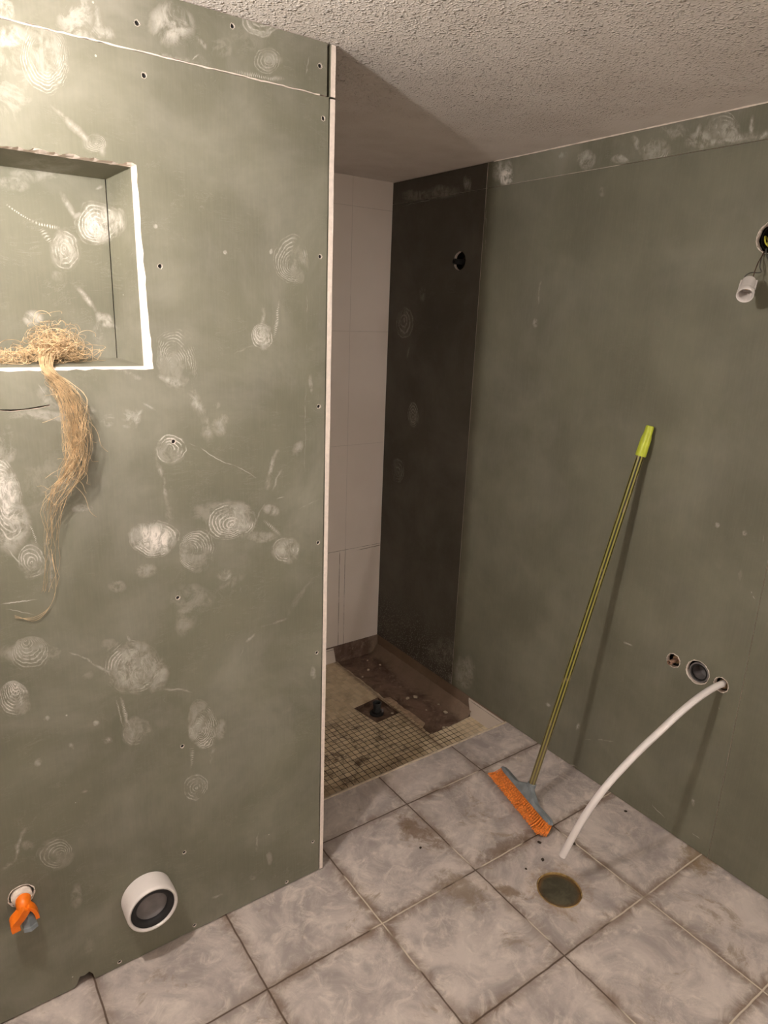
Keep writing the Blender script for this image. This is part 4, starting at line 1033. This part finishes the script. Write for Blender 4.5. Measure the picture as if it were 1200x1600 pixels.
# ---- pipe stubs in the wall holes
def stub(name, y, z, r, col, label, out=0.012, seg=28):
    t = empty(name, (XR + 0.02, y, z))
    tag(t, label, 'pipe')
    return t
t = stub('pipe_fitting', -0.3907, 0.5709, 0.01, 'copper', 'copper pipe stub in the left of the three low wall holes')
bm = bmesh.new()
add_lathe(bm, (XR + 0.053, -0.3907, 0.5690), (-1, 0, 0), [(0.0, 0.0), (0.0155, 0.0), (0.0155, 0.030), (0.0125, 0.034), (0.0105, 0.036), (0.0, 0.036)], 26)
new_obj('collar', bm, M['brass'], t, smooth=True, autos=35)
bm = bmesh.new()
add_lathe(bm, (XR + 0.02, -0.3907, 0.5690), (-1, 0.0, 0), [(0.0065, 0.0), (0.0065, 0.034), (0.0078, 0.035), (0.0078, 0.041), (0.0055, 0.042), (0.0045, 0.040), (0.0045, 0.02), (0.0, 0.02)], 22)
new_obj('copper_pipe', bm, M['copper'], t, smooth=True, autos=35)
t = stub('waste_pipe', -0.4705, 0.569, 0.03, 'grey', 'open grey waste pipe in the largest of the three low wall holes')
bm = bmesh.new()
add_lathe(bm, (XR + 0.050, -0.4715, 0.567), (-1, 0, 0), [(0.0290, 0.0), (0.0290, 0.030), (0.0300, 0.036), (0.0300, 0.045), (0.0275, 0.046), (0.0258, 0.044), (0.0258, -0.002), (0.0, -0.002)], 36)
socket_part = new_obj('pipe_socket', bm, M['grey_pl'], t, smooth=True, autos=35)
bm = bmesh.new()
add_lathe(bm, (XR + 0.047, -0.4715, 0.567), (-1, 0, 0), [(0.0257, 0.035), (0.0257, 0.043), (0.0220, 0.042), (0.0215, 0.037), (0.0257, 0.034)], 36)
new_obj('sealing_ring', bm, M['rubber'], socket_part, smooth=True, autos=35)
t = stub('pipe_fitting', -0.5441, 0.5642, 0.01, 'copper', 'brass-coloured pipe fitting in the wall hole behind the white tube')
bm = bmesh.new()
add_lathe(bm, (XR + 0.053, -0.5441, 0.5622), (-1, 0, 0), [(0.0, 0.0), (0.0160, 0.0), (0.0160, 0.034), (0.0130, 0.039), (0.0112, 0.041), (0.0112, 0.047), (0.0100, 0.047), (0.0100, 0.030)], 26)
new_obj('collar', bm, M['brass'], t, smooth=True, autos=35)
t = stub('shower_pipe', 0.711, 1.7555, 0.01, 'dark', 'dark pipe stub in the round hole high on the shower wall')
bm = bmesh.new()
add_lathe(bm, (XR + 0.053, 0.709, 1.752), (-1, 0, 0), [(0.0, 0.0), (0.020, 0.0), (0.020, 0.028), (0.015, 0.034), (0.0, 0.034)], 28)
new_obj('backplate', bm, M['dark'], t, smooth=True, autos=35)
bm = bmesh.new()
add_lathe(bm, (XR + 0.025, 0.709, 1.752), (-1, 0.0, 0), [(0.0095, 0.0), (0.0095, 0.040), (0.0105, 0.042), (0.0105, 0.054), (0.0080, 0.055), (0.0070, 0.052), (0.0070, 0.03), (0.0, 0.03)], 24)
new_obj('threaded_pipe', bm, M['rubber'], t, smooth=True, autos=35)

# ---- wall light box with the hanging lamp holder
t = empty('light_box', (XR + 0.03, -0.459, 1.768))
tag(t, 'round wiring hole high on the green wall with loose wires', 'wiring box')
bm = bmesh.new()
add_lathe(bm, (XR + 0.052, -0.459, 1.768), (-1, 0, 0), [(0.0, 0.0), (0.0345, 0.0), (0.0345, 0.036), (0.0330, 0.036), (0.0330, 0.002), (0.0, 0.002)], 36)
new_obj('box', bm, M['dark'], t, smooth=True, autos=35)
bm = bmesh.new()
add_box(bm, (XR + 0.004, -0.482, 1.778), (XR + 0.020, -0.450, 1.796))
bmesh.ops.bevel(bm, geom=bm.edges[:], offset=0.002, segments=2, affect='EDGES')
new_obj('terminal_block', bm, M['white_pl'], t)
for (pp, mk) in (([(XR + .03, -.440, 1.760), (XR + .004, -.4395, 1.772), (XR - .004, -.447, 1.756), (XR + .006, -.455, 1.744), (XR + .02, -.452, 1.738)], 'wire_yellow'),
                 ([(XR + .03, -.470, 1.775), (XR + .006, -.456, 1.770), (XR + .003, -.450, 1.750), (XR + .012, -.462, 1.745)], 'wire_yellow'),
                 ([(XR + .03, -.452, 1.79), (XR + .008, -.462, 1.772), (XR + .004, -.470, 1.756), (XR + .014, -.476, 1.75)], 'wire_brown'),
                 ([(XR + .03, -.446, 1.742), (XR + .004, -.448, 1.742), (XR - .006, -.455, 1.730), (XR - .003, -.462, 1.715), (XR + .001, -.470, 1.70)], 'wire_grey')):
    bm = bmesh.new(); add_tube(bm, catmull(pp, 6), 0.0018, 8)
    new_obj('wire', bm, M[mk], t, smooth=True)

SC = Vector((0.9257, -0.461, 1.645))
ax = Vector((-0.733, -0.324, -0.592)).normalized()
t = empty('lamp_holder', SC)
tag(t, 'white plastic lamp holder dangling from wires below the round wall hole', 'lamp holder')
bm = bmesh.new()
add_lathe(bm, SC, ax, [(0.0, -0.030), (0.0130, -0.030), (0.0152, -0.028), (0.0160, -0.024), (0.0162, 0.010), (0.0170, 0.013), (0.0198, 0.018), (0.0200, 0.031), (0.0192, 0.033), (0.0172, 0.032), (0.0165, 0.028), (0.0160, -0.006), (0.0, -0.008)], 32)
holder_body = new_obj('body', bm, M['white_pl'], t, smooth=True, autos=30)
u, v, w = frame(ax)
bm = bmesh.new()
for sgn in (1, -1):
    p = SC + (u * 0.0165 * sgn)
    add_tube(bm, [p - ax * 0.030, p + ax * 0.008], 0.0030, 8)
new_obj('screw_boss', bm, M['white_pl'], holder_body, smooth=True, autos=40)
top = SC - ax * 0.029
bm = bmesh.new(); add_lathe(bm, SC + ax * -0.005, ax, [(0.0, 0.0), (0.006, 0.0), (0.006, 0.006), (0.0, 0.007)], 14)
new_obj('contact', bm, M['brass'], holder_body, smooth=True, autos=40)
for pp, mk in (([top + Vector((-.003, .006, -.004)), top + Vector((-.004, .010, .010)), top + Vector((0.008, .004, .020)), top + Vector((.030, -.010, .022)), (XR - .020, -.452, 1.698), (XR - .012, -.448, 1.720), (XR - .002, -.446, 1.736)], 'wire_grey'),
               ([top + Vector((.004, -.006, -.004)), top + Vector((.006, -.006, .016)), (XR - .045, -.458, 1.702), (XR - .020, -.449, 1.716), (XR - .003, -.449, 1.736)], 'wire_brown')):
    bm = bmesh.new(); add_tube(bm, catmull(pp, 7), 0.0013, 8)
    new_obj('wire', bm, M[mk], t, smooth=True)

# ---- toilet waste connector
t = empty('toilet_pipe_connector', (WC[0], 0.0, WC[1]))
tag(t, 'round white toilet pipe connector with black rubber seal low on the left wall', 'pipe connector')
ctr = (WC[0], 0.0, WC[1])
bm = bmesh.new()
add_lathe(bm, ctr, (0, -1, 0), [(0.047, -0.06), (0.047, 0.0005), (0.0560, 0.001), (0.0590, 0.004), (0.0600, 0.030), (0.0598, 0.052), (0.0585, 0.0580), (0.0560, 0.0600), (0.0530, 0.0595), (0.0512, 0.0570), (0.0505, 0.050), (0.0500, 0.010), (0.0455, 0.009), (0.0455, -0.06)], 64, closed=False)
new_obj('outer_ring', bm, M['white_pl'], t, smooth=True, autos=40)
bm = bmesh.new()
add_lathe(bm, ctr, (0, -1, 0), [(0.0508, 0.0540), (0.0500, 0.0560), (0.0440, 0.0550), (0.0380, 0.0520), (0.0362, 0.0480), (0.0365, 0.0440), (0.0500, 0.040)], 64)
new_obj('rubber_seal', bm, M['rubber'], t, smooth=True, autos=50)
bm = bmesh.new()
add_lathe(bm, ctr, (0, -1, 0), [(0.0475, 0.040), (0.0470, 0.043), (0.0440, 0.043), (0.0425, 0.040), (0.0300, 0.036), (0.0, 0.0345)], 64)
new_obj('pipe', bm, M['grey_pl'], t, smooth=True, autos=50)

# ---- capped water connection at the far left
t = empty('water_valve', (VALVE[0], 0.0, VALVE[1]))
tag(t, 'orange plug on a grey fitting sticking out low at the far left of the wall', 'pipe plug')
vx, vz = VALVE
bm = bmesh.new()
add_lathe(bm, (vx, 0.03, vz), (0, -1, 0), [(0.0, 0.0), (0.016, 0.0), (0.016, 0.022), (0.0205, 0.024), (0.0205, 0.036), (0.015, 0.040), (0.0, 0.040)], 24)
new_obj('pipe_end', bm, M['gyps'], t, smooth=True, autos=35)
bm = bmesh.new()
add_lathe(bm, (vx + 0.002, -0.006, vz - 0.002), (-0.15, -1, -0.35), [(0.0, -0.008), (0.0125, -0.008), (0.0145, -0.004), (0.0150, 0.012), (0.0135, 0.022), (0.009, 0.027), (0.0, 0.027)], 24)
def blade(bm, pts, w0, th):
    pts = [Vector(p) for p in pts]
    side = Vector((0, -1, -0.25)).normalized() * w0
    pr = None
    for i, p in enumerate(pts):
        d = (pts[min(i + 1, len(pts) - 1)] - pts[max(i - 1, 0)]).normalized()
        n = d.cross(side).normalized() * th
        r = [bm.verts.new(p + a) for a in (side + n, -side + n, -side - n, side - n)]
        if pr:
            for k in range(4):
                bm.faces.new((pr[k], pr[(k + 1) % 4], r[(k + 1) % 4], r[k]))
        else:
            bm.faces.new(r)
        pr = r
    bm.faces.new(list(reversed(pr)))
blade(bm, catmull([(vx + 0.004, -0.030, vz - 0.004), (vx - 0.008, -0.033, vz - 0.018), (vx - 0.021, -0.034, vz - 0.030), (vx - 0.020, -0.034, vz - 0.045)], 4), 0.012, 0.0085)
blade(bm, catmull([(vx + 0.006, -0.030, vz - 0.004), (vx + 0.016, -0.031, vz - 0.014), (vx + 0.021, -0.032, vz - 0.028), (vx + 0.022, -0.032, vz - 0.038)], 4), 0.009, 0.0038)
bmesh.ops.bevel(bm, geom=[e_ for e_ in bm.edges if e_.calc_length() > 0.004], offset=0.0006, segments=1, affect='EDGES')
new_obj('plug', bm, M['orange'], t, smooth=True, autos=40)['label'] = 'orange winged plug'
bm = bmesh.new()
add_lathe(bm, (vx + 0.004, -0.024, vz - 0.030), (0.1, -0.25, -1), [(0.0, -0.004), (0.013, -0.002), (0.0145, 0.004), (0.0145, 0.024), (0.0160, 0.026), (0.0160, 0.034), (0.0115, 0.035), (0.0105, 0.030), (0.0, 0.018)], 6)
new_obj('square_socket', bm, M['bluegrey'], t)['label'] = 'grey plastic fitting'
# ---- hemp tuft in the niche, trailing down the wall
rh = random.Random(99)
bm = bmesh.new()
def strand(pts, r=0.00042):
    add_tube(bm, pts, r, 3, caps=False)
def wav(t_, ph, am):
    return Vector((math.sin(t_ * 9 + ph) * am + math.sin(t_ * 23 + ph * 2.1) * am * .4, math.sin(t_ * 11 + ph * 1.7) * am * .6, math.cos(t_ * 8 + ph * 1.3) * am * .5))
# heap of loops on the ledge
for i in range(620):
    c = Vector((-0.562 + rh.gauss(0, 0.024), 0.052 + rh.gauss(0, 0.015), 0))
    k = max(0.15, 1 - ((c.x + 0.562) / 0.075) ** 2)
    c.z = 1.446 + 0.004 + abs(rh.gauss(0, 0.5)) * 0.056 * k
    if i < 190:
        c = Vector((-0.655 + rh.uniform(-0.07, 0.06), 0.050 + rh.gauss(0, 0.012), 1.446 + abs(rh.gauss(0, .5)) * 0.018))
    R_ = rh.uniform(0.008, 0.022) if i >= 190 else rh.uniform(0.006, 0.016)
    a0 = rh.uniform(0, 6.28)
    nrm_ = Vector((rh.gauss(0, .5), rh.gauss(0, .6), rh.gauss(0, .7) + 0.3)).normalized()
    u, v, w = frame(nrm_)
    ln = rh.uniform(2.0, 6.0)
    st_ = []
    for k in range(15):
        a = a0 + ln * k / 14
        rr = R_ * (1 + 0.25 * math.sin(a * 1.7 + i))
        p = c + (u * math.cos(a) * rr * (1.5 if i < 190 else 1)) + v * math.sin(a) * rr * .8 + w * math.sin(a * 2.3) * 0.003
        p.y = max(0.006, min(0.094, p.y))
        p.z = max(1.4362 + (p.y / 0.1) * 0.0095, p.z)
        st_.append(p)
    strand(st_, rh.uniform(0.00028, 0.00048))
spine = catmull([(-0.565, 0.060, 1.475), (-0.580, 0.030, 1.462), (-0.590, 0.002, 1.440), (-0.586, -0.014, 1.424), (-0.570, -0.022, 1.404), (-0.556, -0.030, 1.365), (-0.557, -0.034, 1.30), (-0.565, -0.034, 1.250), (-0.585, -0.028, 1.215), (-0.603, -0.018, 1.175), (-0.613, -0.012, 1.10), (-0.621, -0.008, 1.04), (-0.634, -0.005, 0.985)], 5)
wd = [0.014, 0.011, 0.009, 0.009, 0.012, 0.013, 0.013, 0.017, 0.018, 0.013, 0.008, 0.007, 0.005]
NS = len(spine)
for i in range(120):
    far = rh.random()
    end = 0.50 + 0.22 * rh.random() if far < 0.72 else (0.66 + 0.18 * rh.random() if far < 0.94 else 0.97)
    start = rh.uniform(0.0, 0.14)
    ox, oy = rh.uniform(-1.15, 1.15), rh.uniform(-1.1, 1.1)
    ph = rh.uniform(0, 6.28)
    am = rh.uniform(0.002, 0.009)
    st_ = []
    n = 30
    for k in range(n):
        f = start + (end - start) * k / (n - 1)
        x = f * (NS - 1)
        i0 = min(int(x), NS - 2)
        p = spine[i0].lerp(spine[i0 + 1], x - i0)
        wi = f * (len(wd) - 1)
        j0 = min(int(wi), len(wd) - 2)
        wq = wd[j0] + (wd[j0 + 1] - wd[j0]) * (wi - j0)
        ramp = 0.0 if f < 0.16 else min(1, (f - 0.16) * 6)
        drift = math.sin(f * 6 + ph) * 0.25
        p = p + Vector(((ox + drift) * wq, (oy) * wq * 0.55, 0)) + wav(f * 2.2, ph, am * (0.3 + ramp))
        if p.z < 1.440:
            p.y = min(p.y, -0.0015)
        st_.append(p)
    strand(st_, rh.uniform(0.00022, 0.00036))
for i in range(40):   # stray hairs standing away from the bundle
    f = rh.uniform(0.35, 0.75)
    p = spine[int(f * (NS - 1))] + Vector((rh.uniform(-.02, .02), rh.uniform(-.01, .004), 0))
    dx, dz = rh.uniform(-0.05, 0.035), rh.uniform(-0.07, 0.03)
    st_ = [p + Vector((dx * k / 8 + math.sin(k * .9 + i) * .003, -0.004 * math.sin(k * .5), dz * k / 8 + math.cos(k * .7 + i) * .003)) for k in range(9)]
    for q in st_:
        q.y = min(q.y, -0.0015)
    strand(st_, 0.0003)
for j in range(3):    # the last thin hairs loop back to the left near the wall
    st_ = catmull([(-0.615, -0.008, 1.07 + j * .01), (-0.612, -0.007, 1.02), (-0.625, -0.005, 0.975), (-0.655, -0.004, 0.955 - j * .004), (-0.69, -0.004, 0.96 + j * .003)], 5)
    strand(st_, 0.00035)
o = new_obj('hemp_tuft', bm, M['hemp'])
tag(o, 'tuft of blond plumbing hemp lying in the niche and trailing down the wall', 'hemp fibre')

# ---- round drain in the bathroom floor
t = empty('floor_drain', (DR[0], DR[1], -0.03))
tag(t, 'round floor drain with a grey cover and rusty rim in a floor tile', 'drain')
bm = bmesh.new()
add_lathe(bm, (DR[0], DR[1], -0.03), (0, 0, 1), [(0.0602, 0.0), (0.0625, 0.0), (0.0628, 0.0295), (0.0618, 0.0312), (0.0602, 0.0305), (0.0598, 0.004)], 56, closed=False)
new_obj('rim', bm, M['rust'], t, smooth=True, autos=40)
bm = bmesh.new()
add_lathe(bm, (DR[0], DR[1], -0.0125), (0, 0, 1), [(0.0, 0.0), (0.0595, 0.0), (0.0595, 0.0075), (0.0580, 0.0085), (0.030, 0.0080), (0.0, 0.0082)], 56)
new_obj('cover', bm, M['drain'], t, smooth=True, autos=40)

# ---- shower drain stub in its square recess
bm = bmesh.new(); add_box(bm, (0.60, 0.61, ZS - 0.0275), (0.77, 0.80, ZS - 0.016))
struct(new_obj('drain_recess', bm, M['screed'], sfloor))
t = empty('shower_drain', (0.688, 0.700, ZS - 0.016))
tag(t, 'black drain pipe stub standing in the square hole in the mosaic floor', 'drain')
c0 = (0.688, 0.700, ZS - 0.016)
bm = bmesh.new()
add_lathe(bm, c0, (0, 0, 1), [(0.0, 0.0), (0.030, 0.0), (0.030, 0.004), (0.024, 0.007), (0.0215, 0.008), (0.0215, 0.014), (0.0, 0.014)], 32)
new_obj('flange', bm, M['rubber'], t, smooth=True, autos=35)
bm = bmesh.new()
add_lathe(bm, c0, (0, 0, 1), [(0.0165, 0.010), (0.0165, 0.040), (0.0185, 0.041), (0.0190, 0.052), (0.0180, 0.054), (0.0150, 0.053), (0.0140, 0.050), (0.0140, 0.016), (0.0, 0.015)], 32)
new_obj('pipe', bm, M['dark_pl'], t, smooth=True, autos=35)
bm = bmesh.new()
add_box(bm, (0.703, 0.684, ZS - 0.010), (0.713, 0.694, ZS + 0.004))
bmesh.ops.bevel(bm, geom=bm.edges[:], offset=0.0015, segments=2, affect='EDGES')
new_obj('clip', bm, M['grey_pl'], t)

# ---- loose crumbs and chips
def lump(r, seed, flat=0.6):
    rr = random.Random(seed)
    bm = bmesh.new()
    bmesh.ops.create_icosphere(bm, subdivisions=2, radius=r)
    for v_ in bm.verts:
        v_.co *= 1 + rr.uniform(-0.25, 0.25)
        v_.co.z *= flat
        v_.co.x *= 1.3
    return bm
def crumb(name, x, y, z, r, mk, label, cat, group, seed):
    o = new_obj(name, lump(r, seed), M[mk])
    o.location = (x, y, z + r * 0.45)
    o.rotation_euler = (0, 0, seed * 1.7)
    tag(o, label, cat, group)
zc = ZS - 0.011
W = 'plaster crumbs on the brown strip'
CR = [(0.902, 0.706, .0085, 'pale plaster crumb, right one of the close pair midway along the brown strip'),
      (0.867, 0.716, .0070, 'yellowish plaster crumb, left one of the close pair midway along the brown strip'),
      (0.938, 0.54, .0075, 'largest pale plaster crumb near the front right of the brown strip'),
      (0.908, 1.10, .004, 'tiny pale crumb at the back of the brown strip near the tiled wall'),
      (0.935, 1.03, .0045, 'small pale crumb at the back of the brown strip nearest the green board'),
      (0.86, 1.02, .006, 'flat yellowish crumb at the back left of the brown strip'),
      (0.954, 0.607, .004, 'small crumb on the brown strip between the largest crumb and the close pair'),
      (0.857, 0.456, .006, 'pale crumb on the very front edge of the brown strip'),
      (0.80, 0.98, .004, 'tiny crumb by the mosaic edge at the back left of the brown strip'),
      (0.88, 0.60, .0035, 'tiny crumb left of the largest crumb on the brown strip')]
for i, (x, y, r, lab) in enumerate(CR):
    crumb('plaster_crumb', x, y, zc, r, 'crumb', lab, 'crumb', W, i + 1)
crumb('plaster_crumb', 0.744, 0.662, ZS - 0.016, .005, 'crumb', 'pale plaster crumb in the square hole beside the black drain stub', 'crumb', None, 31)
CH = [(0.622, -0.276, .0045, 'dark chip on the tile just below the lower end of the broom'),
      (0.577, -0.33, .0045, 'dark chip on the tile between the broom and the round drain'),
      (0.509, -0.327, .003, 'smallest dark chip, on the tile left of the round drain'),
      (0.709, -0.339, .0045, 'dark chip in the tile joint just right of the white tube'),
      (0.97, -0.335, .004, 'dark chip on the tile close to the right wall'),
      (0.299, -0.093, .0035, 'dark chip on the dirty tile joint left of the broom')]
for i, (x, y, r, lab) in enumerate(CH):
    crumb('debris_chip', x, y, 0.0, r, 'chip', lab, 'debris', 'dark chips on the floor tiles', 40 + i)
